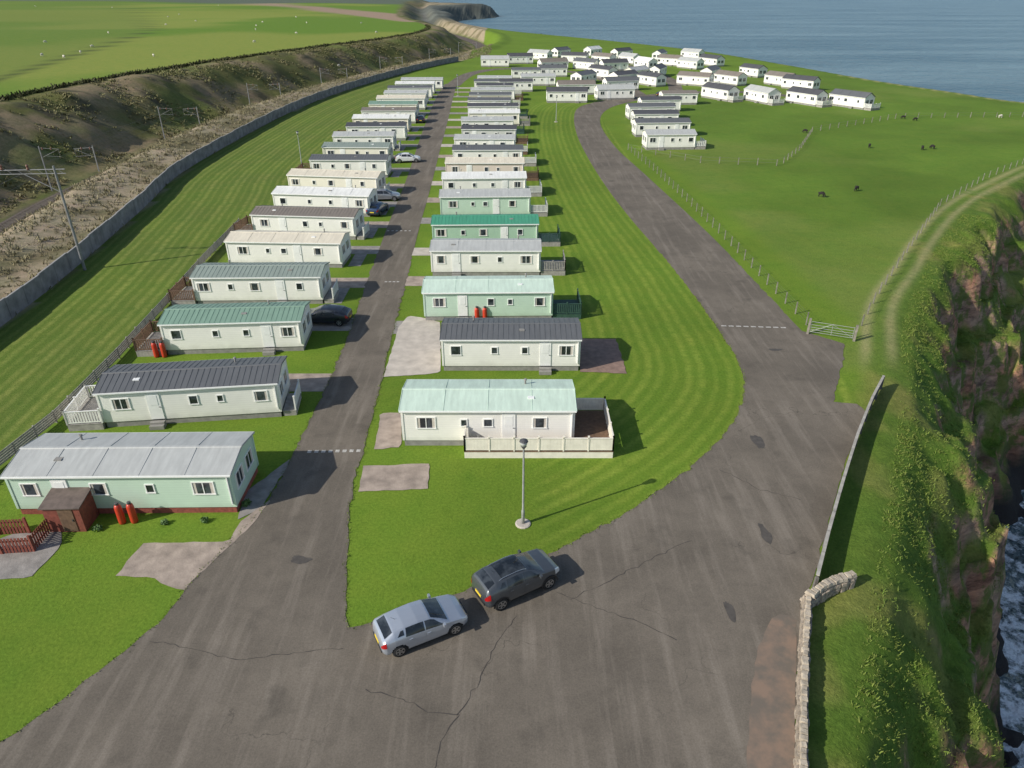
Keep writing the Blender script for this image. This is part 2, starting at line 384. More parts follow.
c = mixc(nt, foam, c, (.8, .82, .82))
nt.links.new(c, b.inputs['Base Color']); nt.links.new(ramp(nt, foam, (0, 1, .3, .8)), b.inputs['Roughness'])
bump(nt, b, math_(nt, 'ADD', w1, math_(nt, 'MULTIPLY', noise(nt, p, .06, 6), 4)), .9, 1.6)
struct(part('sea', sme, m))

# ------------------------------------------------------------------ tarmac, pads, markings
m, nt, b = newmat('asphalt'); p = world_pos(nt)
a1 = noise(nt, p, .18, 5, .6); a2 = noise(nt, p, 14, 4, .8); a3 = noise(nt, p, 1.1, 6, .65)
c = mixc(nt, ramp(nt, a1, (.35, .68)), (.128, .110, .089), (.19, .163, .131))
c = mixc(nt, ramp(nt, a3, (.45, .75, 0, .4)), c, (.10, .087, .071))
mp = N(nt, 'ShaderNodeMapping'); mp.inputs['Rotation'].default_value = (0, 0, R(-30)); mp.inputs['Scale'].default_value = (1.6, .12, 1); nt.links.new(p, mp.inputs[0])
c = mixc(nt, ramp(nt, noise(nt, mp.outputs[0], .9, 5, .6), (.50, .70, 0, .55)), c, (.26, .225, .185))
c = mixc(nt, ramp(nt, noise(nt, p, .45, 3, .5), (.60, .72, 0, .45)), c, (.08, .07, .058))
c = mixc(nt, ramp(nt, a2, (.3, .7)), mixc(nt, 1, c, (.78, .78, .78), 'MULTIPLY'), mixc(nt, 1, c, (1.18, 1.18, 1.18), 'MULTIPLY'))
vr = N(nt, 'ShaderNodeTexVoronoi', feature='DISTANCE_TO_EDGE'); vr.inputs['Scale'].default_value = .13
wp = N(nt, 'ShaderNodeVectorMath', operation='ADD'); nz = N(nt, 'ShaderNodeTexNoise'); nz.inputs['Scale'].default_value = .9; nz.inputs['Detail'].default_value = 6
nt.links.new(p, nz.inputs['Vector']); sc_ = N(nt, 'ShaderNodeVectorMath', operation='SCALE'); sc_.inputs[3].default_value = 2.2
nt.links.new(nz.outputs[1], sc_.inputs[0]); nt.links.new(p, wp.inputs[0]); nt.links.new(sc_.outputs[0], wp.inputs[1]); nt.links.new(wp.outputs[0], vr.inputs['Vector'])
ck = math_(nt, 'MULTIPLY', ramp(nt, vr.outputs['Distance'], (.0, .005, .7, 0)), ramp(nt, a1, (.5, .6)))
c = mixc(nt, ck, c, (.06, .052, .044))
nt.links.new(c, b.inputs['Base Color']); b.inputs['Roughness'].default_value = .9; b.inputs['Specular IOR Level'].default_value = .2
bump(nt, b, a2, .35, .02)
ASPH = m
def ragged(pts, s=.45, j=.055, lim=75):
    out = []
    for q in resample(pts, s):
        if q[1] < lim: out.append((q[0]+random.gauss(0, j), q[1]+random.gauss(0, j)))
        elif not out or math.hypot(q[0]-out[-1][0], q[1]-out[-1][1]) > 2.2: out.append(q)
    return out
E_L = ragged(cr(gl(OUT_L), 4)); E_R = ragged(cr(gl(LANE_R), 4)); E_LOOP = ragged(cr(gl(LOOP_R), 4)); E_T = ragged(gl(TAIL), .5, .04)
outer = [(-55, -12)]+E_L+E_R+E_LOOP+E_T+[(7.5, 8), (1, -3), (-6, -12)]
polysheet('road', outer, .02, ASPH)
r = ribbon(cr(gl([(452, 86), (470, 74), (500, 69), (540, 70), (580, 73), (620, 85), (640, 96)]), 6), 4.5, .012); struct(part('road', r, ASPH))
r = ribbon(cr(gl([(640, 97), (680, 93), (740, 92), (800, 97), (850, 101)]), 6), 4, .014); struct(part('road', r, ASPH))
r = ribbon(cr(gl([(676, 92), (670, 80), (640, 68), (600, 62)]), 6), 4, .008); struct(part('road', r, ASPH))
PINK = M('concrete_pink', (.34, .275, .225), .85, .3, 1.3, bmp=.3, bs=10)
CONC = M('concrete_pale', (.48, .43, .37), .85, .18, 1.2, bmp=.3, bs=10)
SLAB = M('slab_grey', (.26, .24, .22), .85, .25, 1.6, bmp=.3, bs=10)
REDP = M('paving_red', (.25, .165, .13), .85, .25, 1.8, bmp=.3, bs=10)
def pad(name, px, mat, z=.03):
    q = gl(px); q = ragged(q+[q[0]], .5, .035)[:-1]
    return polysheet(name, q, z, mat)
pad('concrete_pad', [(115, 577), (143, 543), (229, 542), (238, 524), (272, 498), (250, 527), (215, 560), (183, 592), (150, 578)], PINK)
pad('concrete_pad', [(359, 492), (363, 466), (430, 464), (428, 489)], PINK)
pad('concrete_pad', [(374, 450), (381, 413), (402, 413), (402, 447)], PINK)
pad('concrete_pad', [(384, 377), (399, 327), (408, 316), (424, 318), (440, 322), (441, 373), (402, 376)], CONC)
pad('paving_patch', [(580, 372), (575, 339), (616, 339), (627, 374)], REDP)
pad('paving_patch', [(238, 520), (246, 492), (292, 458), (262, 508)], SLAB, .026)
pad('patio', [(-40, 560), (8, 535), (60, 530), (62, 545), (30, 578), (-30, 580)], SLAB, .024)
m, nt, b = newmat('worn_dirt'); p = world_pos(nt)
c = mixc(nt, ramp(nt, noise(nt, p, 1.0, 6, .65), (.4, .6)), (.15, .125, .10), (.235, .165, .12))
nt.links.new(c, b.inputs['Base Color']); b.inputs['Roughness'].default_value = .9
pad('dirt_patch', [(747, 760), (750, 700), (758, 645), (775, 614), (796, 616), (795, 700), (794, 775), (752, 790)], m, .026)
CRK = M('crack_tar', (.055, .048, .042), .8, .1)
for pts in ([(366, 690), (402, 700), (430, 712), (458, 716)], [(458, 716), (474, 690), (488, 660), (500, 638), (516, 616)], [(458, 716), (440, 745), (428, 790)],
            [(556, 592), (590, 606), (640, 622), (676, 640)], [(720, 470), (760, 490), (800, 500)], [(150, 640), (240, 660), (345, 648)], [(570, 600), (620, 575), (690, 540)]):
    q = resample(gl(pts), .3); q = [(a+random.gauss(0, .05), b_+random.gauss(0, .05)) for a, b_ in q]
    struct(part('asphalt_crack', ribbon(q, .028, .027, .7), CRK))
OIL = M('oil_stain', (.08, .07, .06), .7, .25, 3)
for (px, py, a, b_) in ((765, 534, .25, .7), (758, 442, .35, .9), (775, 350, .5, .25), (300, 560, .5, .3), (730, 612, .2, .7)):
    cx, cy = G(px, py); rot = random.uniform(0, 3)
    pts = [(cx+a*math.cos(t)*(1+.25*math.sin(3*t+rot)+random.uniform(-.12, .12)), cy+b_*math.sin(t)*(1+.2*math.cos(2*t+rot)+random.uniform(-.12, .12))) for t in np.linspace(0, 2*math.pi, 26)[:-1]]
    polysheet('oil_stain', pts, .0285, OIL)
PAINT = M('road_paint', (.45, .43, .39), .7, .35, 6)
def dashes(p0, p1, n, w, l):
    mb = MB(); A = Vector(G(*p0)); B = Vector(G(*p1)); d = (B-A).normalized(); nn = Vector((-d.y, d.x))
    for i in range(n):
        c_ = A.lerp(B, (i+.5)/n)
        q = [c_+d*(-l/2)-nn*w/2, c_+d*(l/2)-nn*w/2, c_+d*(l/2)+nn*w/2, c_+d*(-l/2)+nn*w/2]
        mb.add([(v_.x, v_.y, .032) for v_ in q], [(0, 1, 2, 3)])
    return struct(part('road_marking', mb, PAINT))
dashes((306, 452), (362, 451), 8, .28, .25)
dashes((720, 326), (787, 328), 9, .2, .42)
dashes((384, 282), (400, 282), 4, .25, .25)
dashes((386, 231), (412, 231), 6, .25, .25)

# ------------------------------------------------------------------ caravans
GL = glassm(); WHITE = M('trim_white', (.84, .84, .81), .45, .05); DARKF = M('trim_dark', (.07, .07, .075), .5, .1)
WALLC = dict(white=(.90, .88, .82), cream=(.87, .82, .70), mint=(.56, .71, .58), green=(.42, .60, .45), pink=(.76, .65, .56), grey=(.64, .64, .61), beige=(.76, .69, .56))
ROOFC = dict(lightgrey=(.46, .47, .45), darkgrey=(.125, .13, .135), green=(.21, .33, .25), greygreen=(.26, .31, .27), cream=(.70, .64, .51), brown=(.22, .19, .16),
             emerald=(.07, .31, .19), palemint=(.57, .70, .59), white=(.76, .76, .72), charcoal=(.085, .085, .09))
RNAME = dict(lightgrey='light grey', darkgrey='dark grey', green='green', greygreen='grey-green', cream='cream', brown='brown', emerald='emerald green', palemint='pale mint', white='off-white', charcoal='charcoal')
BRICK = M('skirt_brick', (.26, .07, .05), .85, .3, 6); SKG = M('skirt_grey', (.26, .25, .23), .85, .2)
_g = {}
def cached(key, fn):
    if key not in _g: _g[key] = fn()
    return _g[key]
def body_mesh(L, W, k=2.98):
    mb = MB(); h = W/2; mb.prism([(-h, .42), (h, .42), (h, 2.62), (0, k), (-h, 2.62)], -L/2, L/2)
    for sx in (-1, 1):
        for sy in (-1, 1): mb.box((sx*(L/2-.03), sy*(h-.03), 1.5), (.13, .13, 2.1))
    return mb.mesh('body')
def roof_mesh(L, W, ribs, kk=2.98):
    h = W/2+.13; l = L/2+.14; t = .07; e = 2.605; k = kk+.035
    mb = MB(); mb.prism([(-h, e), (0, k), (h, e), (h, e+t), (0, k+t), (-h, e+t)], -l, l)
    mb.prism([(-.12, k+t-.02), (.12, k+t-.02), (.07, k+t+.03), (-.07, k+t+.03)], -l+.002, l-.002)
    n = int(2*l/ribs); u = .014; w_ = .012 if ribs < .6 else .006
    for i in range(n+1):
        x = -l+.03+(2*l-.06)*i/n
        for s in (-1, 1):
            mb.add([(x-w_, s*.1, k+t-.03), (x+w_, s*.1, k+t-.03), (x+w_, s*(h+.004), e+t-.02), (x-w_, s*(h+.004), e+t-.02),
                    (x-w_, s*.1, k+t-.008+u), (x+w_, s*.1, k+t-.008+u), (x+w_, s*(h+.004), e+t+u), (x-w_, s*(h+.004), e+t+u)],
                   [(0,3,2,1),(4,5,6,7),(0,1,5,4),(1,2,6,5),(2,3,7,6),(3,0,4,7)])
    return mb.mesh('roof')
def skirt_mesh(L, W): return MB().box((0, 0, .22), (L-.12, W-.12, .44)).mesh('skirting')
def gut_mesh(L, W, s):
    mb = MB(); mb.box((0, s*(W/2+.16), 2.6), (L+.2, .08, .09))
    mb.box((L/2-.15, s*(W/2+.06), 1.62), (.06, .14, 1.9))
    return mb.mesh('gutter')
def wframe(w, h, mull):
    mb = MB(); t = .06
    mb.box((0, -.02, h/2-t/2), (w, .05, t)); mb.box((0, -.025, -h/2+t/2), (w+.05, .07, t))
    for s in (-1, 1): mb.box((s*(w/2-t/2), -.02, 0), (t, .048, h-2*t))
    if mull: mb.box((0, -.018, 0), (t*.8, .04, h-2*t))
    return mb.mesh('window')
def pane_m(w, h): return MB().box((0, -.004, 0), (w-.1, .012, h-.1)).mesh('pane')
CURT = M('curtain', (.55, .5, .44), .9, .15)
def window(par, x, y, z, rz, w, h, frame=WHITE, det=True):
    mull = w > 1.0
    o = part('window', cached(('wf', w, h), lambda: wframe(w, h, mull)), frame, par, (x, y, z), rz)
    part('pane', cached(('wp', w, h), lambda: pane_m(w, h)), GL, o)
    if det and w > .8:
        for s in (-1, 1): part('curtain', cached(('wc', w, h), lambda: MB().box((0, -.011, 0), (w*.14, .006, h-.13)).mesh('curtain')), CURT, o, (s*(w/2-.06-w*.07), 0, 0))
def door_m():
    mb = MB(); mb.box((0, -.02, 0), (.82, .05, 1.9)); mb.box((0, -.05, .45), (.5, .02, .7)); return mb.mesh('door')
PATS = [[(-.42, 1.2, .85), (-.21, .5, .6), (-.02, .9, .8), (.33, .6, .7), ('d', .18)],
        [(-.38, 1.1, .85), ('d', -.2), (.02, .6, .7), (.17, .45, .55), (.40, .9, .8)],
        [(-.40, .8, .8), (-.12, .5, .6), (.10, .5, .6), (.40, 1.1, .85), ('d', .25)],
        [(-.36, 1.2, .85), (.0, .6, .6), ('d', .12), (.30, .9, .8), (-.14, .45, .55)],
        [(-.41, .9, .85), ('d', -.27), (-.1, .9, .8), (.13, .5, .6), (.37, 1.2, .85)]]
def caravan(cx, cy, rz, L, W, wall, roof, label, group, pat=0, skirt=None, ribs=.4, det=True, cat='caravan', extras=True, k=2.98):
    L = round(L*5)/5
    t = thing('static_caravan', label, cat, (cx, cy, 0), rz, group)
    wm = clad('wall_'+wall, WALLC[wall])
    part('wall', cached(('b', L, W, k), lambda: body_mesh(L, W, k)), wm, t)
    rf = part('roof', cached(('r', L, W, ribs, k), lambda: roof_mesh(L, W, ribs, k)), roofmat('roof_'+roof, ROOFC[roof]), t)
    part('skirting', cached(('s', L, W), lambda: skirt_mesh(L, W)), skirt or SKG, t)
    for s in (-1, 1): part('gutter', cached(('g', L, W, s), lambda: gut_mesh(L, W, s)), WHITE, t)
    h = W/2
    for e in PATS[pat % 5]:
        if e[0] == 'd':
            d = part('door', cached('door', door_m), WHITE, t, (e[1]*L, -h, 1.42))
            part('handle', cached('dh', lambda: MB().box((.3, -.06, -.05), (.12, .05, .03)).mesh('handle')), DARKF, d)
            part('step', cached('st', lambda: MB().box((0, -.3, .14), (.9, .55, .27)).box((0, -.18, .34), (.9, .3, .13)).mesh('step')), SKG, t, (e[1]*L, -h-.08, 0))
        else: window(t, e[0]*L, -h, 1.72, 0, e[1], e[2], det=det)
    for s in (-1, 1):
        for y in (-.8, .8): window(t, s*L/2, y, 1.65, s*math.pi/2, 1.15, 1.0, det=det)
    if det:
        for x in (-.3, .1, .36): window(t, x*L, h, 1.72, math.pi, .9, .8, det=False)
    if extras:
        fl = cached('flue', lambda: MB().cyl((0, 0, -.2), (0, 0, .2), .06, .06, 8).cyl((0, 0, .2), (0, 0, .28), .11, .08, 8).mesh('flue'))
        part('flue', fl, SKG, rf, (L*random.choice((-.28, .22, .3)), W*.28, 2.95))
        vt = cached('vent', lambda: MB().box((0, 0, .0), (.4, .3, .16)).mesh('roof_vent'))
        part('roof_vent', vt, WHITE if pat % 2 else SKG, rf, (L*random.choice((-.3, .08, .25)), -W*.22, 2.87))
    return t
def place(P_, Q_, W):
    P_ = Vector(P_); Q_ = Vector(Q_); d = Q_-P_; L = d.length; n = Vector((-d.y, d.x))/L
    c_ = (P_+Q_)/2+n*W/2; return c_.x, c_.y, math.atan2(d.y, d.x), L

TIMB = M('timber_brown', (.15, .09, .055), .8, .3, 5); TGREY = M('timber_grey', (.32, .30, .27), .85, .25, 4); TGREEN = M('timber_green', (.035, .085, .06), .7, .25, 4)
PLAST = M('railing_white', (.78, .77, .72), .45, .08); TRED = M('timber_red', (.22, .06, .04), .75, .25, 5); CRM = M('panel_cream', (.80, .75, .65), .5, .08)
def deck(loc, rz, rects, rails, fm_, rm, label, group='caravan verandas', zf=.5, gap=.16, solid=False):
    t = thing('veranda', label, 'veranda', (loc[0], loc[1], 0), rz, group)
    fl = MB(); jo = MB()
    for (x0, y0, x1, y1) in rects:
        n = max(1, int((y1-y0)/.15))
        for i in range(n):
            yy = y0+(i+.5)*(y1-y0)/n; fl.box(((x0+x1)/2, yy, zf-.02), (x1-x0, (y1-y0)/n-.012, .04))
        jo.box(((x0+x1)/2, (y0+y1)/2, zf/2-.03), (x1-x0-.06, y1-y0-.06, zf-.03))
    part('floor', fl, fm_, t); part('base_panel', jo, rm if solid else fm_, t)
    for (a, b_) in rails:
        A = Vector(a); B = Vector(b_); L = (B-A).length; rz_ = math.atan2((B-A).y, (B-A).x); n = max(1, round(L/1.6))
        mb = MB(); mid = (A+B)/2
        mb.box((mid.x, mid.y, zf+.93), (L, .09, .05), rz_); mb.box((mid.x, mid.y, zf+.12), (L, .05, .07), rz_)
        k = max(2, int(L/gap))
        for i in range(k):
            q = A.lerp(B, (i+.5)/k); mb.box((q.x, q.y, zf+.52), (gap*(.985 if solid else .55), .035, .75), rz_)
        part('railing', mb, rm, t)
        for i in range(n+1):
            q = A.lerp(B, i/n); part('post', cached('dpost', lambda: MB().box((0, 0, .52), (.09, .09, 1.04)).box((0, 0, 1.06), (.12, .12, .04)).mesh('post')), rm, t, (q.x, q.y, zf+.002))
    return t
def gas(x, y, label):
    t = thing('gas_cylinder', label, 'gas cylinder', (x, y, 0), 0, 'red gas cylinders by the caravans')
    part('cylinder_body', cached('gc', lambda: MB().lathe([(.15, 0), (.185, .05), (.19, .2), (.19, 1.05), (.15, 1.2), (.06, 1.26)], 14).mesh('cylinder_body', True)), M('gas_red', (.5, .045, .02), .4, .1), t)
    part('valve', cached('gv', lambda: MB().lathe([(.1, 1.2), (.1, 1.36), (.085, 1.37)], 10).mesh('valve')), DARKF, t)

A_PX = [((21, 515), (238, 513), 'mint', 'lightgrey', 4), ((106, 428), (283, 417), 'white', 'darkgrey', 1), ((168, 355), (304, 351), 'white', 'green', 2), ((197, 305), (324, 304), 'white', 'greygreen', 0),
        ((230, 266), (343, 268), 'white', 'cream', 3), ((255, 237), (356, 240), 'white', 'brown', 1), ((276, 214), (370, 217), 'white', 'white', 2), ((290, 194), (379, 197), 'cream', 'cream', 0)]
B_PX = [((404, 446), (573, 446), 'white', 'palemint', 3), ((443, 371), (579, 371), 'white', 'darkgrey', 2), ((425, 321), (552, 320), 'mint', 'palemint', 1), ((432, 276), (540, 276), 'white', 'lightgrey', 4),
        ((433, 248), (538, 247), 'green', 'emerald', 0), ((441, 218), (530, 217), 'mint', 'lightgrey', 3), ((443, 198), (526, 197), 'white', 'white', 2), ((446, 181), (524, 181), 'pink', 'cream', 1)]
AW = ['white', 'cream', 'white', 'white', 'beige', 'white', 'cream', 'white', 'white', 'white', 'white', 'white']
AR = ['darkgrey', 'greygreen', 'lightgrey', 'charcoal', 'white', 'brown', 'green', 'cream', 'lightgrey', 'darkgrey', 'white', 'lightgrey']
BW = ['white', 'white', 'grey', 'white', 'cream', 'white', 'white', 'beige', 'white', 'white', 'white', 'white']
BR = ['darkgrey', 'lightgrey', 'charcoal', 'lightgrey', 'white', 'charcoal', 'darkgrey', 'darkgrey', 'lightgrey', 'charcoal', 'darkgrey', 'lightgrey']
rowA = []; rowB = []
for i, (a, b_, wl, rf, pt) in enumerate(A_PX): rowA.append((G(*a), G(*b_), wl, rf, pt))
for i, (a, b_, wl, rf, pt) in enumerate(B_PX): rowB.append((G(*a), G(*b_), wl, rf, pt))
ya = rowA[-1][0][1]; yb = rowB[-1][0][1]
for i in range(12):
    y = ya+10*(i+1); jx = random.uniform(-.9, .9); w_ = random.uniform(-1.0, .6); rowA.append(((-30.8+jx-.01*(y-100), y), (-19.5+jx+w_-.01*(y-100), y+random.uniform(-.3, .6)), AW[i], AR[i], i))
    y = yb+9.8*(i+1); jx = random.uniform(-1.0, 1.0); w_ = random.uniform(-1.2, .5); rowB.append(((-9.6+jx, y), (1.2+jx+w_, y+random.uniform(-.4, .5)), BW[i], BR[i], i+2))
decks = []
for row, nm in ((rowA, 'left'), (rowB, 'middle')):
    for i, (a, b_, wl, rf, pt) in enumerate(row):
        W = 3.9 if (nm == 'left' and i == 0) else 3.7
        cx, cy, rz, L = place(a, b_, W)
        lab = ('%s caravan with %s roof, %s from near end of the %s row' % (wl, RNAME[rf], FIRST[i], nm))
        caravan(cx, cy, rz, L, W, wl, rf, lab, 'static caravans in the %s row' % nm, pt, skirt=BRICK if (nm == 'left' and i == 0) else None,
                ribs=(.38 if rf in ('darkgrey', 'green', 'greygreen', 'brown', 'emerald', 'charcoal') else 2.4), det=i < 9)
        decks.append((nm, i, cx, cy, rz, L, W))
DM = [(TIMB, PLAST), (TIMB, TIMB), (TGREEN, TGREEN), (TGREY, TGREY), (TGREY, TGREEN), (TGREY, PLAST), (TGREY, PLAST), (TIMB, TIMB), (TGREY, PLAST)]
DN = {'timber_brown': 'brown timber', 'railing_white': 'white railed', 'timber_green': 'dark green timber', 'timber_grey': 'grey timber'}
for nm, i, cx, cy, rz, L, W in decks:
    L = round(L*5)/5; h = W/2
    if nm == 'middle':
        if i == 1: continue
        if i == 0:
            e = L/2+.05
            deck((cx, cy), rz, [(e, -h, e+2.3, h-.2), (-1.45, -h-1.35, e+2.3, -h-.06)],
                 [((e+2.25, -h-1.3), (e+2.25, h-.25)), ((-1.4, -h-1.3), (e+2.25, -h-1.3)), ((-1.4, -h-1.3), (-1.4, -h-.15)), ((e, h-.25), (e+2.25, h-.25))], TIMB, CRM,
                 'brown L-shaped veranda with cream panels round the nearest middle row caravan', gap=.2, solid=True)
            continue
        f, r_ = DM[i % 9]; e = L/2+.05; w_ = 2.5 if i < 5 else 2.2
        deck((cx, cy), rz, [(e, -h+.1, e+w_, h-.3)], [((e+w_-.05, -h+.15), (e+w_-.05, h-.35)), ((e, -h+.15), (e+w_-.05, -h+.15))], f, r_,
             '%s veranda on right end of %s caravan of middle row' % (DN[r_.name], FIRST[i]))
    else:
        if i in (1, 2, 3, 5, 8, 11):
            f, r_ = {1: (TGREY, PLAST)}.get(i, (TGREY, TIMB)); e = -L/2-.05; w_ = 2.2
            deck((cx, cy), rz, [(e-w_, -h-.2, e, h-.3)], [((e-w_+.05, -h-.15), (e-w_+.05, h-.35)), ((e-w_+.05, -h-.15), (e, -h-.15)), ((e-w_+.05, h-.35), (e, h-.35))], f, r_,
                 '%s veranda on left end of %s caravan of left row' % (DN[r_.name], FIRST[i]))
        if i in (1, 3, 5, 7, 10):
            e = L/2+.05
            deck((cx, cy), rz, [(e, -h+.1, e+.9, h-1.2)], [((e+.85, -h+.15), (e+.85, h-1.25))], TGREY, PLAST, 'small white railed landing on lane end of %s caravan of left row' % FIRST[i], zf=.4)
def xat(line, y):
    best = sorted(line, key=lambda q: abs(q[1]-y))[:2]; return (best[0][0]+best[1][0])/2
LANEL = [p for p in cr(gl(OUT_L), 4) if p[1] > 28]; LANER = [p for p in cr(gl(LANE_R[:14]), 4)]
for nm, i, cx, cy, rz, L, W in decks:
    if nm == 'left' and i >= 1:
        xl = xat(LANEL, cy+3.5)+.3; x0 = cx+L/2-1.5
        polysheet('concrete_pad', [(x0, cy+2.3), (xl, cy+2.3), (xat(LANEL, cy+5)+.3, cy+5.0), (x0, cy+5.0)], .012, PINK if i % 2 else SLAB)
        if i > 2: polysheet('path', [(cx+L/2+.3, cy-1.6), (cx+L/2+1.6, cy-1.6), (cx+L/2+1.6, cy+2.25), (cx+L/2+.3, cy+2.25)], .013, SLAB)
    if nm == 'middle' and i >= 2:
        xr = xat(LANER, cy)-.3; x1 = cx-L/2+.5
        polysheet('concrete_pad', [(xr, cy-4.6), (x1, cy-4.6), (x1, cy-1.95), (xr, cy-1.95)], .012, [PINK, CONC, SLAB][i % 3])
for k, (px, py) in enumerate([(123, 523), (135, 522)]): gas(*G(px, py), '%s red gas cylinder in front of the mint green left row caravan' % ('left', 'right')[k])
for k, (px, py) in enumerate([(157, 357), (165, 357)]): gas(*G(px, py), '%s red gas cylinder at the left end of the green-roofed white caravan' % ('left', 'right')[k])
for k, (px, py) in enumerate([(477, 345), (485, 345)]): gas(*G(px, py-24), '%s red gas cylinder behind the dark-roofed second middle row caravan' % ('left', 'right')[k])

def far(group, where, lst, k=3.35):
    for i, (x0, x1, y, wl, rf, rot, dk) in enumerate(lst):
        cx, cy = G((x0+x1)/2, y); L = random.uniform(8.8, 10.6)
        cy += 2
        lab = '%s caravan with %s roof, %s %s' % (wl, RNAME[rf], FIRST[i], where)
        caravan(cx, cy, R(rot), L, 3.7, wl, rf, lab, group, i+1, ribs=2.4, det=False, extras=False, k=k)
        if dk:
            L = round(L*5)/5
            deck((cx, cy), R(rot), [(L/2+.05, -1.8, L/2+2.0, 1.7)], [((L/2+1.95, -1.75), (L/2+1.95, 1.65)), ((L/2+.05, -1.75), (L/2+1.95, -1.75))], TGREY, PLAST,
                 'white railed veranda at the end of %s caravan %s' % (FIRST[i], where), gap=.3)
w = 'white'
far('static caravans in the block right of the loop road', 'in the block inside road bend', [
    (640, 700, 150, w, 'lightgrey', 3, 1), (634, 690, 137, w, 'darkgrey', 3, 0), (629, 682, 127.5, w, 'charcoal', 2, 0), (626, 676, 119.5, w, 'darkgrey', 4, 0), (636, 684, 112, w, 'charcoal', 5, 0), (655, 703, 105, w, 'brown', 4, 0)], 3.1)
far('static caravans in the seaward line', 'from left in the seaward line', [
    (682, 710, 86, w, 'brown', -36, 1), (706, 736, 100, w, 'charcoal', -62, 1), (746, 780, 103, w, 'lightgrey', -70, 1), (790, 826, 105, w, 'charcoal', -62, 1), (836, 870, 108, w, 'darkgrey', -58, 1)], 3.6)
far('static caravans in the back seaward line', 'from left in line behind seaward caravans', [
    (648, 668, 77, w, 'charcoal', 66, 0), (682, 700, 69, w, 'lightgrey', -55, 0), (700, 722, 79, w, 'darkgrey', 60, 0), (720, 742, 85, w, 'brown', -60, 0), (744, 764, 77, w, 'charcoal', -65, 0), (770, 794, 86, w, 'brown', -62, 0), (792, 812, 90, w, 'charcoal', -50, 0)], 3.6)
far('static caravans in the far central group', 'from left of far central group', [
    (540, 566, 77, w, 'darkgrey', 5, 0), (552, 582, 103, w, 'charcoal', 0, 0), (562, 590, 95, w, 'brown', 6, 0), (572, 596, 84, w, 'darkgrey', 55, 0), (594, 612, 78, w, 'charcoal', -55, 0),
    (600, 630, 100, w, 'lightgrey', 8, 0), (608, 634, 91, w, 'darkgrey', 14, 0), (614, 634, 84, w, 'charcoal', 40, 0), (626, 648, 79, 'cream', 'lightgrey', 50, 0), (642, 662, 86, w, 'charcoal', -60, 0)], 3.5)
far('static caravans on the horizon side', 'from left of farthest scattered line', [
    (484, 506, 67, w, 'lightgrey', 0, 0), (508, 532, 64, w, 'charcoal', 8, 0), (530, 550, 60, w, 'lightgrey', -38, 0), (544, 562, 70, w, 'brown', 20, 0), (552, 570, 57, w, 'darkgrey', 50, 0), (566, 584, 63, w, 'charcoal', -20, 0), (580, 594, 70, w, 'darkgrey', -46, 0), (584, 602, 56, w, w, 52, 0),
    (596, 612, 64, w, 'brown', -50, 0), (606, 622, 71, w, 'charcoal', 20, 0), (614, 630, 58, w, 'charcoal', 45, 0), (622, 638, 64, w, 'lightgrey', -60, 0), (638, 654, 69, w, w, -64, 0), (652, 668, 60, w, 'darkgrey', 65, 0), (664, 678, 66, w, 'brown', -40, 0), (684, 702, 59, w, 'lightgrey', -50, 0), (704, 720, 66, w, 'charcoal', -64, 0)], 3.7)
far('static caravans behind the middle row', 'in the short group beyond middle row', [
    (500, 532, 92, w, 'charcoal', 3, 0), (524, 552, 86, w, 'lightgrey', 3, 0), (512, 540, 79, w, 'darkgrey', 3, 0)], 3.2)

# ------------------------------------------------------------------ cars
def car_surf(sc, suv=False):
    xs = np.array([-2.13, -2.08, -1.95, -1.52, -1.0, -.35, .2, .68, 1.12, 1.72, 2.02, 2.14])
    K = dict(w=[.60, .77, .85, .89, .90, .90, .90, .895, .885, .855, .74, .50],
             b=[.72, .90, .98, 1.01, .985, .96, .94, .92, .89, .80, .68, .56],
             t=[.76, .99, 1.10, 1.34, 1.45, 1.49, 1.45, 1.22, .99, .87, .74, .58],
             r=[.50, .62, .62, .58, .57, .58, .58, .65, .76, .72, .58, .40],
             e=[.75, .97, 1.07, 1.29, 1.39, 1.425, 1.385, 1.175, .95, .84, .715, .57],
             z=[.42, .33, .26, .22, .21, .21, .21, .21, .22, .25, .30, .40])
    if suv: K['t'][1:4] = [1.05, 1.22, 1.42]; K['e'][1:4] = [1.03, 1.18, 1.36]; K['t'][7:11] = [1.27, 1.06, .97, .84]; K['e'][7:11] = [1.22, 1.02, .94, .82]; K['b'][8:11] = [.93, .88, .78]
    def S(x, v):
        g = {k: float(np.interp(x, xs, a)) for k, a in K.items()}
        zz = [g['z'], g['z']+.1, min(.6, g['b']-.06), g['b'], g['e'], g['t']-.012, g['t']]
        yy = [g['w']*.86, g['w']*.98, g['w'], g['w']*.955, g['r'], g['r']*.55, 0]
        i = min(int(v), 5); f = v-i
        y = yy[i]*(1-f)+yy[i+1]*f; z = zz[i]*(1-f)+zz[i+1]*f
        if i == 1 or i == 2: y += .015*math.sin(math.pi*f)
        if i == 3: y += .03*math.sin(math.pi*f); z += .01*math.sin(math.pi*f)
        return Vector((x*sc[0], y*sc[1], sc[3]+z*sc[2]))
    return S
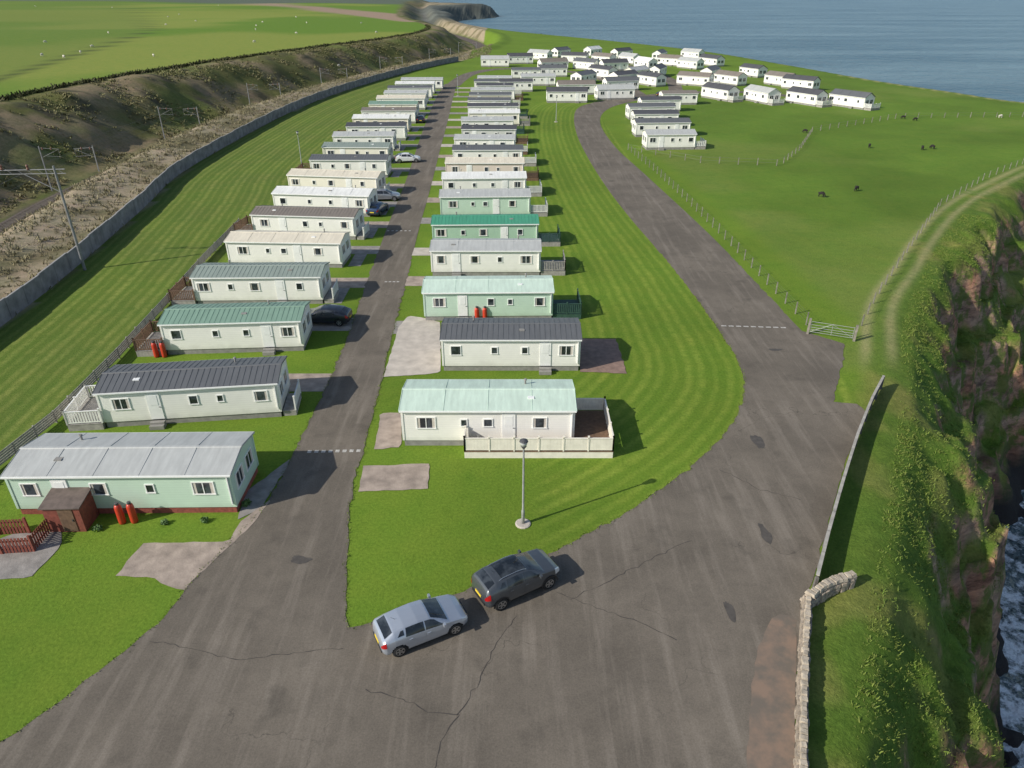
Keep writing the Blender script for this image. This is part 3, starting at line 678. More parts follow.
def spatch(S, x0, x1, v0, v1, off=.008, nx=8, nv=4, side=1, full=False, xf=None):
    mb = MB(); vs = [v0+(v1-v0)*j/nv for j in range(nv+1)]; rows = []
    for i in range(nx+1):
        row = []
        for v in vs:
            f = i/nx; a, b_ = (x0, x1) if xf is None else xf(v); x = a+(b_-a)*f
            e = .01; vv = min(v, 5.98); p0 = S(x, v); dx = S(x+e, vv)-S(x-e, vv); dv = S(x, min(vv+.02, 6))-S(x, vv-.02)
            n = dx.cross(dv)
            n = -n if n.dot(Vector((0, p0.y, p0.z-.6))) < 0 else n
            if n.length > 0: p0 = p0+n.normalized()*off
            row.append(p0)
        if full: row = row+[Vector((q.x, -q.y, q.z)) for q in reversed(row[:-1])]
        elif side < 0: row = [Vector((q.x, -q.y, q.z)) for q in row]
        rows.append(row)
    m_ = len(rows[0]); mb.v = [tuple(q) for r_ in rows for q in r_]
    mb.f = [(i*m_+j, i*m_+j+1, (i+1)*m_+j+1, (i+1)*m_+j) for i in range(nx) for j in range(m_-1)]
    return mb.mesh('patch', True)
TYRE = M('tyre_rubber', (.018, .018, .018), .85, .1); RIM = M('alloy', (.45, .46, .47), .3, .05, metal=.8); CGL = glassm('car_glass', (.012, .015, .018))
def carpaint(name, col, metal=.5): return M(name, col, .28, .03, 1, metal, coat=.8)
LRED = M('lamp_red', (.35, .01, .01), .2, .05); LCLR = M('lamp_clear', (.7, .72, .72), .15, .05, metal=.3); YEL = M('plate_yellow', (.75, .55, .05), .5, .05); BLK = M('trim_black', (.02, .02, .022), .5, .05)
def make_car(label, loc, rz, paint, sc=(1, 1, 1, 0), suv=False, group=None):
    S = car_surf(sc, suv); t = thing('parked_car', label, 'car', (*loc, .021), rz, group)
    wb = (-1.36*sc[0], 1.36*sc[0]); wr_ = .325 if not suv else .36
    nx, nv = 110, 36; mb = MB(); rows = []
    for i in range(nx+1):
        x = -2.13+4.27*i/nx; row = []
        for j in range(nv+1): row.append(S(x, 6*j/nv))
        rows.append(row+[Vector((q.x, -q.y, q.z)) for q in reversed(row[:-1])])
    m_ = len(rows[0]); mb.v = [tuple(q) for r_ in rows for q in r_]
    for i in range(nx):
        for j in range(m_-1):
            c_ = (rows[i][j]+rows[i+1][j+1])/2
            if abs(c_.y) > .6*sc[1] and any((c_.x-a)**2+(c_.z-wr_)**2 < (wr_+.06)**2 for a in wb): continue
            mb.f.append((i*m_+j, i*m_+j+1, (i+1)*m_+j+1, (i+1)*m_+j))
    mb.f += [tuple(range(m_)), tuple(range(nx*m_, (nx+1)*m_))]
    part('body', mb.mesh('body', True), paint, t)
    ub = MB().box((0, 0, .3+sc[3]), (3.9*sc[0], 1.3*sc[1], .22)); ub.box((0, 0, .42+sc[3]), (1.7*sc[0], 1.66*sc[1], .36))
    part('underbody', ub, BLK, t)
    part('windscreen', spatch(S, .28, 1.04, 4.1, 6, .008, 8, 8, full=True), CGL, t)
    part('rear_window', spatch(S, -1.93, -1.56, 4.15, 6, .008, 8, 8, full=True), CGL, t)
    for sd in (1, -1):
        part('side_window', spatch(S, -.06, .80, 3.12, 3.88, .008, 8, 5, sd, xf=lambda v: (-.06, .93-(v-3.1)*.68)), CGL, t)
        part('side_window', spatch(S, -1.0, -.12, 3.12, 3.88, .008, 8, 5, sd, xf=lambda v: (-1.02+(v-3.1)*.08, -.12)), CGL, t)
        part('side_window', spatch(S, -1.4, -1.1, 3.35, 3.8, .008, 6, 4, sd, xf=lambda v: (-1.46+(v-3.2)*.42, -1.08)), CGL, t)
        for (a, b_) in ((-.09, .93), (-.95, -.1)):
            d = part('door', spatch(S, a, b_-.015, 1.15, 2.97, .006, 8, 8, sd), paint, t)
            q = S(a+.15, 2.7); part('handle', MB().box((q.x, sd*(q.y+.015), q.z), (.16, .035, .03)), paint, d)
        q = S(.80, 3.1); part('mirror', MB().box((q.x, sd*(q.y+.1), q.z+.07), (.12, .2, .14), taper=.8), paint, t)
        part('headlight', spatch(S, 1.70, 2.03, 2.35, 3.75, .01, 6, 6, sd), LCLR, t)
        part('taillight', spatch(S, -2.125, -1.93, 2.45, 3.3, .01, 6, 5, sd), LRED, t)
        part('sill', spatch(S, -.85, .9, .1, 1.05, .009, 8, 2, sd), BLK, t)
        if suv:
            for a in wb:
                ar = MB(); vs = []
                for k in range(13):
                    g_ = math.pi*k/12
                    for r_ in (wr_+.03, wr_+.11): vs.append((a-r_*math.cos(g_), sd*(.905*sc[1]), wr_+r_*math.sin(g_)))
                ar.add(vs, [(2*k, 2*k+1, 2*k+3, 2*k+2) for k in range(12)]); part('arch_trim', ar, BLK, t)
        for a in wb:
            wt = part('wheel', cached(('ty', wr_), lambda: MB().lathe([(wr_*.62, -.11), (wr_*.93, -.11), (wr_, -.07), (wr_, .07), (wr_*.93, .11), (wr_*.62, .11)], 26, 'y').mesh('wheel', True)), TYRE, t, (a, sd*.775*sc[1], wr_))
            def rimm():
                r_ = MB().lathe([(wr_*.64, -.09), (wr_*.64, .112), (wr_*.56, .115), (wr_*.54, .06)], 22, 'y')
                for k in range(5):
                    g = k*2*math.pi/5; c_, s_ = math.cos(g), math.sin(g)
                    L = wr_*.6; ww = .045
                    vs = []
                    for (u, w__) in ((0, -ww), (L, -ww*.7), (L, ww*.7), (0, ww)): vs += [(u*c_-w__*s_, .085, u*s_+w__*c_), (u*c_-w__*s_, .112, u*s_+w__*c_)]
                    r_.add(vs, [(1, 3, 5, 7), (0, 1, 3, 2), (2, 3, 5, 4), (4, 5, 7, 6)])
                return r_.mesh('rim')
            part('rim', cached(('rm', wr_), rimm), RIM, wt, (0, 0, 0), 0 if sd > 0 else math.pi)
    part('rear_plate', MB().box((-2.145*sc[0], 0, .62*sc[2]+sc[3]), (.02, .52, .12)), YEL, t)
    part('front_plate', MB().box((2.155*sc[0], 0, .47*sc[2]+sc[3]), (.02, .52, .12)), WHITE, t)
    part('grille', MB().box((2.13*sc[0], 0, .52*sc[2]+sc[3]), (.03, .8, .2)), BLK, t)
    part('rear_bumper', MB().box((-2.12*sc[0], 0, .42*sc[2]+sc[3]), (.05, 1.15*sc[1], .16)), BLK, t)
    part('aerial', MB().cyl((-1.2*sc[0], 0, sc[3]+1.38*sc[2]), (-1.4*sc[0], 0, sc[3]+1.60*sc[2]), .01, .006, 5), BLK, t)
    if suv:
        part('sunroof', spatch(S, -1.15, .2, 4.4, 6, .01, 8, 6, full=True), CGL, t)
        for sd in (1, -1):
            rr = MB(); prev = None
            for k in range(9):
                q = S(-1.3+1.5*k/8, 4.2); q = (q.x, sd*q.y, q.z+(.05 if 0 < k < 8 else .0))
                if prev: rr.cyl(prev, q, .018, .018, 6)
                prev = q
            part('roof_rail', rr, RIM, t)
    return t
a = Vector(G(400, 656)); b_ = Vector(G(456, 634)); d = (b_-a).normalized(); hd_ = math.atan2(d.y, d.x)
n = Vector((-d.y, d.x)); c_ = (a+b_)/2+n*.8
silver = make_car('silver hatchback parked on the tarmac nearest the camera', (c_.x, c_.y), hd_, carpaint('paint_silver', (.44, .48, .54), .5), (.945, 1, .96, 0))
a = Vector(G(503, 609)); b_ = Vector(G(547, 589)); d = (b_-a).normalized(); n = Vector((-d.y, d.x)); c_ = (a+b_)/2+n*.82
suv = make_car('dark grey crossover with glass sunroof parked just ahead of the silver hatchback', (c_.x, c_.y), math.atan2(d.y, d.x), carpaint('paint_dark', (.085, .095, .105), .4), (.96, 1.03, 1.06, .06), True)
pb = carpaint('paint_black', (.02, .025, .035), .2)
dark = make_car('black car parked at the lane end of the third left row caravan', G(327, 322), R(175), pb)
for (px, py, rz, lab, pt) in ((378, 213, 80, 'dark blue car parked beside the lane at the seventh left row caravan', carpaint('paint_blue', (.03, .06, .13), .3)),
                              (385, 200, 5, 'silver grey car parked nose-in by the eighth left row caravan', carpaint('paint_grey', (.3, .31, .33), .5)),
                              (421, 122, 95, 'black car parked far up the lane on its left side', pb), (408, 162, 8, 'white car parked at lane end of a caravan halfway up the left row', carpaint('paint_white', (.7, .7, .7), 0)),
                              (664, 97, 10, 'dark car parked on the tarmac at the far bend of the right-hand road', pb)):
    q = dup(dark, (*G(px, py), .02), R(rz), lab)
    for ch in q.children:
        if ch.name.split('.')[0] in ('body', 'door', 'mirror'):
            ch.material_slots[0].material = pt
            for g in ch.children: g.material_slots[0].material = pt

# ------------------------------------------------------------------ lamps, poles, fences
GALV = M('galvanised', (.38, .39, .38), .5, .15, metal=.3)
def lamp(px, py, label, h=5.3):
    x, y = G(px, py); t = thing('street_lamp', label, 'street lamp', (x, y, 0), 0, 'park street lamps')
    part('base_slab', cached('lb', lambda: MB().lathe([(.42, 0), (.42, .05), (.36, .08)], 14).mesh('base_slab')), CONC, t)
    part('pole', cached('lp', lambda: MB().lathe([(.09, .05), (.09, .9), (.06, 1.0), (.045, h-.35), (.045, h-.3)], 12).mesh('pole', True)), GALV, t)
    part('collar', cached('lc', lambda: MB().lathe([(.07, h-.42), (.10, h-.36), (.15, h-.3), (.15, h-.27)], 12).mesh('collar')), DARKF, t)
    part('lantern', cached('ll', lambda: MB().lathe([(.14, h-.27), (.20, h-.05), (.19, h)], 12).mesh('lantern', True)), LCLR, t)
    part('cap', cached('lcap', lambda: MB().lathe([(.23, h), (.2, h+.06), (.05, h+.14)], 12).mesh('cap')), DARKF, t)
lamp(523, 524, 'tall grey street lamp on the lawn behind the two foreground cars')
lamp(302, 166, 'thin street lamp on the striped grass left of the left row')
lamp(458, 96, 'thin street lamp far up the lane between the rows')
lamp(556, 122, 'thin street lamp on the lawn beside the far end of the middle row')

WIRE = M('fence_wire', (.16, .16, .15), .6, .1, metal=.3)
def fence(name, label, cat, path, step, h, pm, wires, thick=.1, wire_r=.006, group=None, panel=False):
    pts = resample(path, step); t = thing(name, label, cat, (pts[0][0], pts[0][1], 0), 0, group); ox, oy = pts[0]
    pmesh = MB().box((0, 0, h/2-.05), (thick, thick, h+.1), taper=.85).mesh('post')
    for (x, y) in pts[:100]: part('post', pmesh, pm, t, (x-ox, y-oy, random.uniform(-.1, .05)), random.uniform(-.1, .1))
    if len(pts) > 100:
        mb = MB()
        for (x, y) in pts[100:]: mb.box((x-ox, y-oy, h/2), (thick, thick, h))
        part('post', mb, pm, t)['kind'] = 'stuff'
    mb = MB()
    for (x0, y0), (x1, y1) in zip(pts, pts[1:]):
        for z in wires:
            if panel: mb.box(((x0+x1)/2-ox, (y0+y1)/2-oy, z), (math.hypot(x1-x0, y1-y0), .03, .13), math.atan2(y1-y0, x1-x0))
            else: mb.cyl((x0-ox, y0-oy, z), (x1-ox, y1-oy, z-.01), wire_r, n=4)
    part('rail' if panel else 'wire', mb, pm if panel else WIRE, t); return t
POSTM = M('fence_post', (.235, .215, .18), .9, .4, 3)
fence('wire_fence', 'post and wire fence along the right side of the curving road', 'fence', gl([(628, 150), (655, 172), (690, 205), (730, 245), (770, 288), (806, 325)]), 2.4, 1.15, POSTM, (.3, .6, .85, 1.08), thick=.09)
fence('wire_fence', 'post and wire fence across the grass above the grazing field', 'fence', gl([(628, 150), (700, 163), (780, 166), (800, 150), (812, 132), (900, 118), (1024, 117), (1100, 120)]), 3, 1.1, POSTM, (.5, 1.0), thick=.12, wire_r=.014)
fence('wire_fence', 'post and wire fence between the green field and the cliff path', 'fence', gl([(855, 338), (875, 300), (905, 255), (940, 206), (985, 179), (1040, 157)]), 2.9, 1.1, POSTM, (.3, .6, .85, 1.05), thick=.08)
g0 = Vector(G(808, 334)); g1 = Vector(G(853, 341)); d = g1-g0; L = d.length
gt = thing('field_gate', 'pale galvanised field gate at the tarmac corner', 'gate', (g0.x, g0.y, 0), math.atan2(d.y, d.x))
mb = MB()
for z in (.25, .45, .65, .88, 1.15): mb.cyl((.1, 0, z), (L-.1, 0, z), .02, n=6)
for x in (.1, L/2, L-.1): mb.cyl((x, .001, .2), (x, .001, 1.2), .022, n=6)
mb.cyl((.1, 0, .25), (L/2, 0, 1.15), .014, n=6); mb.cyl((L-.1, 0, .25), (L/2, 0, 1.15), .014, n=6)
part('gate_frame', mb, GALV, gt)
for x in (-.05, L+.05): part('gate_post', MB().box((x, 0, .7), (.18, .18, 1.4)), POSTM, gt)

pts = [p for p in resample(WALL, 3.0) if p[1] < 316]; ox, oy = pts[0]
WM = M('wall_concrete', (.225, .215, .22), .85, .35, .9, bmp=.3)
t = thing('boundary_wall', 'long grey panelled wall between the grass strip and the railway bank', 'wall', (ox, oy, 0))
wpan = MB(); wcap = MB()
for k, ((x0, y0), (x1, y1)) in enumerate(zip(pts, pts[1:])):
    a_ = math.atan2(y1-y0, x1-x0); L = math.hypot(x1-x0, y1-y0); cx, cy = (x0+x1)/2-ox, (y0+y1)/2-oy
    hh = 1.8+.06*math.sin(k*1.7)
    wpan.box((cx, cy, hh/2-.2), (L-.20, .12, hh+.4), a_); wcap.box((cx, cy, hh+.025), (L+.02, .16, .06), a_)
part('panel', wpan, WM, t); part('coping', wcap, M('coping', (.30, .29, .28), .85, .2), t)
vis = [p for p in pts if p[1] > 40][:98]
pm_ = MB().box((0, 0, .85), (.2, .22, 1.96)).mesh('pier')
for (x, y) in vis: part('pier', pm_, WM, t, (x-ox, y-oy, 0), 0)

fence('timber_fence', 'low weathered board fence along the left ends of the left row', 'fence', gl([(-30, 492), (60, 420), (120, 358), (165, 308), (205, 262), (240, 226)]), 1.9, .95, TGREY, (.18, .34, .50, .66, .82), panel=True)
BAR = M('barrier_board', (.13, .12, .11), .85, .3, 2); CAPM = M('barrier_cap', (.36, .34, .30), .8, .25, 2)
bp = gl([(880, 389), (868, 412), (853, 450), (838, 498), (824, 548), (813, 592)])
t = fence('barrier_fence', 'dark boarded clifftop barrier with pale cap beside the wide tarmac', 'fence', bp, 1.8, 1.05, BAR, (.15, .30, .45, .60, .75, .9), panel=True, thick=.16)
ps = resample(bp, 1.8); mb = MB()
for (x0, y0), (x1, y1) in zip(ps, ps[1:]): mb.box(((x0+x1)/2-ps[0][0], (y0+y1)/2-ps[0][1], 1.08), (math.hypot(x1-x0, y1-y0)+.02, .16, .05), math.atan2(y1-y0, x1-x0))
part('cap_rail', mb, CAPM, t)
STN = M('rubble_stone', (.32, .27, .215), .9, .35, 4, bmp=.6, bs=8)
def rubble(label, path, h, w_, s_=.34):
    pts = resample(path, s_); t = thing('stone_wall', label, 'wall', (pts[0][0], pts[0][1], 0)); ox, oy = pts[0]; mb = MB(); core = MB(); co = MB()
    for k, ((x0, y0), (x1, y1)) in enumerate(zip(pts, pts[1:])):
        a_ = math.atan2(y1-y0, x1-x0); nx_, ny_ = -math.sin(a_), math.cos(a_)
        core.box(((x0+x1)/2-ox, (y0+y1)/2-oy, h/2-.2), (s_+.02, w_*.8, h+.3), a_)
        for lv in range(int(h/.18)):
            for s in (-1, 1):
                mb.box((x0-ox+nx_*s*w_*.38+random.uniform(-.05, .05), y0-oy+ny_*s*w_*.38, .1+lv*.18), (random.uniform(.7, 1.05)*s_, .14+random.uniform(0, .06), .17), a_+random.uniform(-.15, .15), random.uniform(.8, .98))
        co.box(((x0+x1)/2-ox, (y0+y1)/2-oy, h+.04+random.uniform(-.05, .05)), (random.uniform(.85, 1.05)*s_, w_*random.uniform(.7, 1.1), random.uniform(.1, .18)), a_+random.uniform(-.2, .2), .8)
    part('core', core, STN, t); part('stone_face', mb, STN, t); part('coping', co, M('stone_coping', (.42, .36, .28), .9, .4, 3, bmp=.5), t)
rubble('short rough stone wall running out toward the cliff', gl([(806, 606), (828, 592), (851, 584)]), .7, .48, .28)
rubble('low stone wall along the cliff side of the tarmac in the lower right corner', gl([(806, 607), (803, 650), (801, 700), (800, 768), (799, 880)]), .62, .3, .26)

sx_, sy_ = G(68, 532)
t = thing('garden_shed', 'small red-brown timber shed in front of the mint green caravan', 'shed', (sx_, sy_+.7, 0), R(2))
part('wall', MB().prism([(-.7, 0), (.7, 0), (.7, 1.75), (-.7, 1.55)], -.95, .95), TRED, t)
part('roof', MB().prism([(-.8, 1.56), (.8, 1.80), (.8, 1.86), (-.8, 1.62)], -1.05, 1.05), M('shed_roof', (.13, .10, .085), .9, .3), t)
dd = part('door', MB().box((.2, -.715, .8), (.75, .03, 1.45)), TIMB, t); part('handle', MB().box((.48, -.745, .8), (.04, .03, .14)), DARKF, dd)
def picket(label, path, h=.95):
    pts = resample(path, .17); t = thing('picket_fence', label, 'fence', (pts[0][0], pts[0][1], 0)); ox, oy = pts[0]; mb = MB(); rl = [MB(), MB()]
    for (x0, y0), (x1, y1) in zip(pts, pts[1:]):
        a_ = math.atan2(y1-y0, x1-x0); mb.box(((x0+x1)/2-ox, (y0+y1)/2-oy, h/2), (.11, .025, h), a_)
        for k, z in enumerate((.25, h-.22)): rl[k].box(((x0+x1)/2-ox-math.sin(a_)*.04, (y0+y1)/2-oy+math.cos(a_)*.04, z), (.18, .045, .08), a_)
    part('pickets', mb, TRED, t)
    for r_ in rl: part('rail', r_, TRED, t)
    for (x, y) in resample(path, 1.8): part('post', cached('pp', lambda: MB().box((0, 0, .52), (.1, .1, 1.05)).mesh('post')), TRED, t, (x-ox, y-oy, 0))
picket('red-brown picket fence at the left edge beside the garden shed', gl([(-30, 556), (34, 552), (52, 531)]))
picket('red-brown picket fence enclosing the back of the small patio', gl([(-30, 536), (30, 533)]))
def plant(px, py, r, label, colr):
    x, y = G(px, py); t = thing('shrub', label, 'shrub', (x, y, 0), 0, 'small shrubs around the first left row caravan')
    mb = MB()
    for k in range(150):
        th = random.uniform(0, 6.28); ph = random.random()**.5; rr = r*random.uniform(.5, 1)
        c_ = Vector((rr*math.cos(th)*ph, rr*math.sin(th)*ph, .05+rr*1.2*math.sqrt(max(0, 1-ph*ph))*random.uniform(.3, 1)))
        d1 = Vector((random.gauss(0, 1), random.gauss(0, 1), random.gauss(0, 1))).normalized()*.07; d2 = d1.orthogonal().normalized()*.04
        mb.add([c_-d1, c_+d2, c_+d1, c_-d2], [(0, 1, 2, 3)])
    part('leaves', mb, colr, t); part('stem', MB().cyl((0, 0, -.05), (0, 0, r*.6), .02, .01, 6), TIMB, t)
LG = M('leaf_green', (.08, .15, .035), .7, .4, 6)
for k, (px, py, r) in enumerate([(165, 524, .22), (205, 522, .24), (247, 505, .3), (98, 530, .25)]):
    plant(px, py, r, ['small green shrub below the mint caravan wall, left of two', 'small green shrub below the mint caravan wall, right of two', 'green shrub at the right corner of the mint caravan', 'low shrub just right of the garden shed'][k], LG)

# ------------------------------------------------------------------ railway
def zt(x, y): return float(terrain(np.array([x]), np.array([y]))[0][0])
rail_v = [p for p in RAIL if -30 < p[1] < 760]
def offs(pts, o):
    out = []
    for i, p in enumerate(pts):
        a = Vector(pts[max(i-1, 0)]); b = Vector(pts[min(i+1, len(pts)-1)]); d = (b-a).normalized(); out.append((p[0]-d.y*o, p[1]+d.x*o))
    return out
struct(part('railway_ballast', ribbon(resample(rail_v, 4), 6.4, -5.42), M('ballast', (.12, .095, .08), .95, .35, 4, bmp=.6)))
RUST = M('rail_steel', (.14, .09, .07), .5, .2, metal=.5)
for s, nm in ((-1.6, 'right'), (1.6, 'left')):
    t = thing('railway_track', 'railway track in the cutting, the %s of the two tracks' % nm, 'railway track', (0, 0, 0))
    cpts = resample(offs(rail_v, s), 3)
    for g in (-.72, .72): part('rail', ribbon(offs(cpts, g), .09, -5.2), RUST, t)
    sl = MB(); q = resample([p for p in cpts if p[1] < 330], .8)
    for (x0, y0), (x1, y1) in zip(q, q[1:]): sl.box((x0, y0, -5.34), (.26, 2.3, .16), math.atan2(y1-y0, x1-x0))
    part('sleepers', sl, M('sleeper', (.14, .12, .10), .9, .2), t)['kind'] = 'stuff'
MAST = M('mast_steel', (.22, .225, .225), .6, .2, metal=.2)
INS = M('insulator_brown', (.18, .08, .05), .4, .1)
def mast(x, y, z, h, aim, label, arm=4.2):
    t = thing('railway_mast', label, 'railway mast', (x, y, z), aim, 'overhead line masts beside the railway')
    part('pole', MB().box((0, 0, h/2), (.2, .2, h), taper=.7), MAST, t)
    a = MB(); a.cyl((0, 0, h-.3), (arm, 0, h-.5), .035, n=6); a.cyl((0, 0, h-1.9), (arm-.2, 0, h-.6), .03, n=6); a.cyl((arm*.25, 0, h-1.6), (arm, 0, h-1.75), .025, n=6); a.cyl((arm-.1, 0, h-.5), (arm-.1, 0, h-1.8), .02, n=6)
    part('cantilever', a, MAST, t)
    for x_ in (.5, arm*.6): part('insulator', cached('insm', lambda: MB().lathe([(.09, -.25), (.13, -.15), (.09, -.05), (.13, .05), (.09, .15)], 8).mesh('insulator')), INS, t, (x_, 0, h-.38))
rs = resample(RAIL, 2)
for k, yq in enumerate(range(78, 420, 46)):
    for s in (1, -1):
        o_ = offs(rs, s*4.4); q = min(o_, key=lambda p: abs(p[1]-yq)); q2 = min(o_, key=lambda p: abs(p[1]-yq-4)); aim = math.atan2(q2[1]-q[1], q2[0]-q[0])-s*math.pi/2
        mast(q[0], q[1], -5.6, 7.8, aim, 'steel overhead line mast on the %s of the tracks, %s from the camera' % ('far side' if s > 0 else 'park side', FIRST[k]), 3.2)
for s in (-1.6, 1.6):
    cp = [p for p in resample(offs(rail_v, s), 6) if 20 < p[1] < 420]; t = thing('overhead_wire', 'overhead electric wires above the %s railway track' % ('right' if s < 0 else 'left'), 'wire', (0, 0, 0))
    for z in (.2, 1.5):
        mb = MB()
        for p0, p1 in zip(cp, cp[1:]): mb.cyl((*p0, z), (*p1, z), .015, n=4)
        part('wire', mb, DARKF, t)
px_, py_ = G(85, 270)
t = thing('utility_pole', 'tall grey pole with long cross arm rising beside the boundary wall', 'utility pole', (px_, py_, 0), R(180))
part('pole', MB().cyl((0, 0, -.2), (0, 0, 10.4), .15, .10, 10), MAST, t)
a = MB(); a.cyl((-1.0, 0, 10.1), (8.5, 0, 9.9), .05, n=6); a.cyl((-1.0, 0, 9.7), (8.5, 0, 9.55), .04, n=6)
for k in range(9): a.cyl((-.8+k, 0, 9.7), (-.3+k, 0, 10.08), .02, n=5)
part('cross_arm', a, MAST, t); part('brace', MB().cyl((0, 0, 7.9), (3, 0, 9.6), .04, n=6), MAST, t)
for x_ in (2.5, 5, 7.5): part('insulator', MB().lathe([(.09, 0), (.14, .12), (.09, .24), (.14, .36), (.07, .5)], 8, c=(x_, 0, 10.02)), INS, t)

# ------------------------------------------------------------------ animals
def sheep_mesh():
    me = bpy.data.meshes.new('s')
    V = [(0, 0, .62), (.22, 0, .66), (-.25, 0, .66), (-.45, 0, .60), (.38, 0, .68), (.52, 0, .52), (.62, 0, .28), (.70, 0, .12),
         (.30, .12, .45), (.31, .13, .22), (.30, .13, .02), (.30, -.12, .45), (.31, -.13, .22), (.30, -.13, .02),
         (-.32, .13, .45), (-.40, .13, .24), (-.36, .13, .02), (-.32, -.13, .45), (-.40, -.13, .24), (-.36, -.13, .02), (-.56, 0, .5)]
    E = [(0, 1), (0, 2), (2, 3), (1, 4), (4, 5), (5, 6), (6, 7), (1, 8), (8, 9), (9, 10), (1, 11), (11, 12), (12, 13), (2, 14), (14, 15), (15, 16), (2, 17), (17, 18), (18, 19), (3, 20)]
    rad = [.24, .23, .24, .18, .16, .11, .09, .055, .085, .045, .04, .085, .045, .04, .11, .05, .04, .11, .05, .04, .04]
    me.from_pydata(V, E, []); o = bpy.data.objects.new('s', me); C.objects.link(o)
    o.modifiers.new('k', 'SKIN'); me.skin_vertices[0].data[0].use_root = True
    for i, r_ in enumerate(rad): me.skin_vertices[0].data[i].radius = (r_, r_)
    sb = o.modifiers.new('u', 'SUBSURF'); sb.levels = 1; sb.render_levels = 1
    dg = bpy.context.evaluated_depsgraph_get(); dg.update()
    res = bpy.data.meshes.new_from_object(o.evaluated_get(dg)); bpy.data.objects.remove(o); res.name = 'fleece'; res.materials.clear(); return res
SM = sheep_mesh()
WOOL = M('wool_white', (.62, .58, .5), .95, .1); WOOLD = M('wool_dark', (.022, .019, .017), .95, .15)
EAR = MB().box((0, 0, 0), (.05, .12, .04)).mesh('ear')
def sheep(x, y, rz, dark_, label, group, s=1.0):
    t = thing('sheep', label, 'sheep', (x, y, zt(x, y)), rz, group); t.scale = (s,)*3
    part('body', SM, WOOLD if dark_ else WOOL, t)
    for sd in (-1, 1): part('ear', EAR, WOOLD, t, (.56, sd*.12, .42))
for px, py, dk, lab in [(856, 191, 1, 'dark sheep in mid field, the right one of the middle pair'), (821, 197, 1, 'dark sheep in mid field, the left one of the middle pair'), (869, 148, 1, 'dark sheep alone on the grass below the far field fence'),
                        (805, 133, 1, 'dark sheep beside the bend of the far field fence'), (922, 150, 1, 'dark sheep of a close pair at the right, the left one'), (932, 149, 1, 'dark sheep of a close pair at the right, the right one'),
                        (1000, 118, 0, 'white sheep at the far fence near the right edge'), (903, 119, 1, 'dark sheep at the far fence, the left of two'), (915, 121, 1, 'dark sheep at the far fence, the right of two')]:
    x, y = G(px, py); sheep(x, y, random.uniform(0, 6.28), dk, lab, 'sheep in the right-hand field', .85)
for k in range(26):
    x, y = G(random.uniform(10, 380), random.uniform(6, 60), 6)
    sheep(x, y, random.uniform(0, 6.28), 0, 'small white sheep scattered on the upper left hill field', 'sheep on the upper left hill field', 1.1)

# ------------------------------------------------------------------ rough vegetation
def tufts(name, cx, cy, cz, size, nb, mat, up=1.0, wd=.22):
    n = len(cx); K = n*nb
    bx = np.repeat(cx, nb)+rng.normal(0, .45, K)*np.repeat(size, nb); by = np.repeat(cy, nb)+rng.normal(0, .45, K)*np.repeat(size, nb); bz = np.repeat(cz, nb)
    s = np.repeat(size, nb)*rng.uniform(.6, 1.2, K); th = rng.uniform(0, 6.28, K); wx = np.cos(th)*s*wd; wy = np.sin(th)*s*wd
    lx = rng.normal(0, .4, K)*s; ly = rng.normal(0, .4, K)*s; lz = s*up*rng.uniform(.5, 1.1, K); b0 = -.08*s
    co = np.stack([np.stack([bx-wx, by-wy, bz+b0], 1), np.stack([bx+wx, by+wy, bz+b0], 1), np.stack([bx+lx+wx*.5, by+ly+wy*.5, bz+lz], 1), np.stack([bx+lx-wx*.5, by+ly-wy*.5, bz+lz*.9], 1)], 1).reshape(-1, 3).astype(np.float32)
    me = bpy.data.meshes.new(name); me.vertices.add(4*K); me.vertices.foreach_set('co', co.ravel())
    me.loops.add(4*K); me.loops.foreach_set('vertex_index', np.arange(4*K, dtype=np.int32)); me.polygons.add(K)
    me.polygons.foreach_set('loop_start', np.arange(0, 4*K, 4, dtype=np.int32)); me.polygons.foreach_set('loop_total', np.full(K, 4, np.int32)); me.update(calc_edges=True)
    return part(name, me, mat)
def vegmat(name, c1, c2, c3):
    m, nt, b = newmat(name); p = world_pos(nt); n1 = noise(nt, p, .25, 4); n2 = noise(nt, p, 3, 4, .7)
    c = mixc(nt, ramp(nt, n1, (.38, .6)), c1, c2); c = mixc(nt, ramp(nt, n2, (.35, .65)), c, c3)
    nt.links.new(c, b.inputs['Base Color']); b.inputs['Roughness'].default_value = .8; b.inputs['Specular IOR Level'].default_value = .2
    return m
n = 150000; x = rng.uniform(2, 62, n); y = rng.uniform(6, 90, n)
z, p_, _, _ = terrain(x, y); e = .4; sl = np.hypot(terrain(x+e, y)[0]-z, terrain(x, y+e)[0]-z)/e
k = (p_ > .6) & (p_ < 16) & (z > -18) & (rng.random(n) < np.clip(1.9-sl*.55, 0.05, 1)*np.clip(.55+.6*vn(x, y, 5, 91)+.35*vn(x, y, 1.8, 92), .12, 1))
x, y, z = x[k], y[k], z[k]
tag(tufts('cliff_grass', x, y, z, rng.uniform(.06, .20, len(x)), 7, vegmat('cliff_grass_leaf', (.10, .185, .024), (.15, .22, .034), (.20, .225, .06)), .7, .13), 'long rough green grass growing down the cliff slope', 'grass', kind='stuff')
n = 46000; x = rng.uniform(-125, -10, n); y = rng.uniform(40, 420, n)
z, p_, dr_, lf = terrain(x, y)
cl = vn(x, y, 8, 81)+.7*vn(x, y, 3, 82)
k = lf & (dr_ > 5) & (dr_ < 32) & (cl > .0)
sz = rng.uniform(.25, .6, n)*(1+np.clip(cl, 0, 1)*.6)
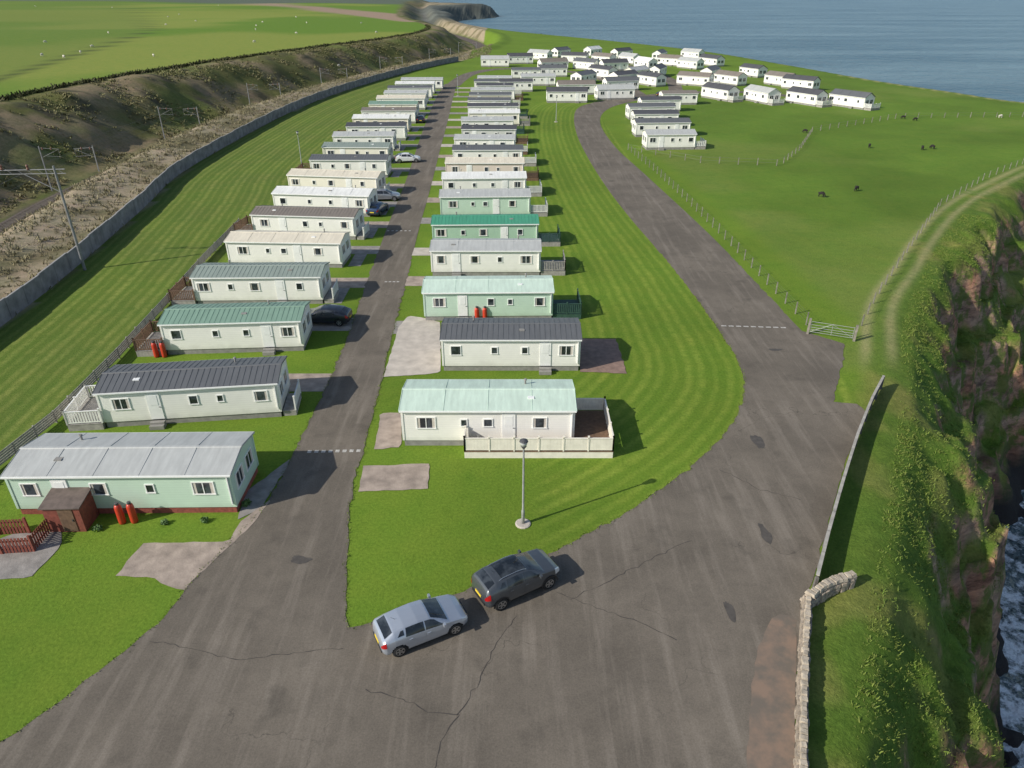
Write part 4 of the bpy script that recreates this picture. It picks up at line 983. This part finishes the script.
tag(tufts('scrub', x[k], y[k], z[k], sz[k], 6, vegmat('scrub_leaf', (.14, .15, .05), (.26, .215, .13), (.17, .17, .075)), .6, .25), 'tangled brown and olive scrub on the railway embankment', 'scrub', kind='stuff')
_, sw_ = segd(x, y, WALL)
k = (~lf) & (dr_ > 5) & (sw_ > 0)
tag(tufts('dry_grass', x[k], y[k], z[k], rng.uniform(.25, .6, k.sum()), 8, vegmat('dry_grass_leaf', (.37, .32, .215), (.26, .23, .13), (.18, .165, .085)), .8, .14), 'dry tan grass and bramble between the boundary wall and the railway', 'grass', kind='stuff')
hp = np.array([p for p in resample(offs(RAIL, 31.5), .9) if 60 < p[1] < 520]); hz = terrain(hp[:, 0], hp[:, 1])[0]
tag(tufts('hedge', hp[:, 0], hp[:, 1], hz, rng.uniform(.6, 1.2, len(hp)), 26, vegmat('hedge_leaf', (.045, .06, .02), (.07, .065, .03), (.08, .085, .035)), .8, .2), 'dark hedge along the top of the embankment below the hill field', 'hedge', kind='stuff')
ed = np.array([q for q in resample(E_L, .10)+resample(E_R, .10) if 14 < q[1] < 62 and abs(q[0]) < 45])
tag(tufts('verge_grass', ed[:, 0]+rng.normal(0, .05, len(ed)), ed[:, 1]+rng.normal(0, .05, len(ed)), np.full(len(ed), .02), rng.uniform(.05, .12, len(ed)), 4, vegmat('verge_leaf', (.11, .19, .02), (.14, .2, .03), (.18, .2, .06)), .6, .2), 'ragged short grass creeping over the edges of the tarmac', 'grass', kind='stuff')

# ------------------------------------------------------------------ light and camera
el = R(32); L_ = Vector((.89, .45, 0)).normalized()
d = Vector((L_.x*math.cos(el), L_.y*math.cos(el), -math.sin(el)))
sl_ = bpy.data.lights.new('sun', 'SUN'); sl_.energy = 4.8; sl_.angle = R(.5); sl_.color = (1, .95, .86)
so = bpy.data.objects.new('sun', sl_); C.objects.link(so); so.rotation_euler = d.to_track_quat('-Z', 'Y').to_euler(); so.location = (-50, -30, 60)
wd_ = bpy.data.worlds.new('World'); SC.world = wd_; wd_.use_nodes = True; nt = wd_.node_tree
sk = nt.nodes.new('ShaderNodeTexSky'); sk.sky_type = 'NISHITA'; sk.sun_disc = False; sk.sun_elevation = el; sk.sun_rotation = math.atan2(-L_.x, -L_.y) % (2*math.pi)
bg = nt.nodes['Background']; bg.inputs[1].default_value = .12; nt.links.new(sk.outputs[0], bg.inputs[0])
cam = bpy.data.cameras.new('camera'); cam.sensor_width = 36; cam.lens = F/1024*36; cam.clip_end = 60000; cam.clip_start = .5
co = bpy.data.objects.new('camera', cam); C.objects.link(co); co.location = (0, 0, H); co.rotation_euler = (math.pi/2-TH, 0, 0); SC.camera = co
SC.view_settings.view_transform = 'Standard'; SC.view_settings.look = 'None'; SC.view_settings.exposure = 0
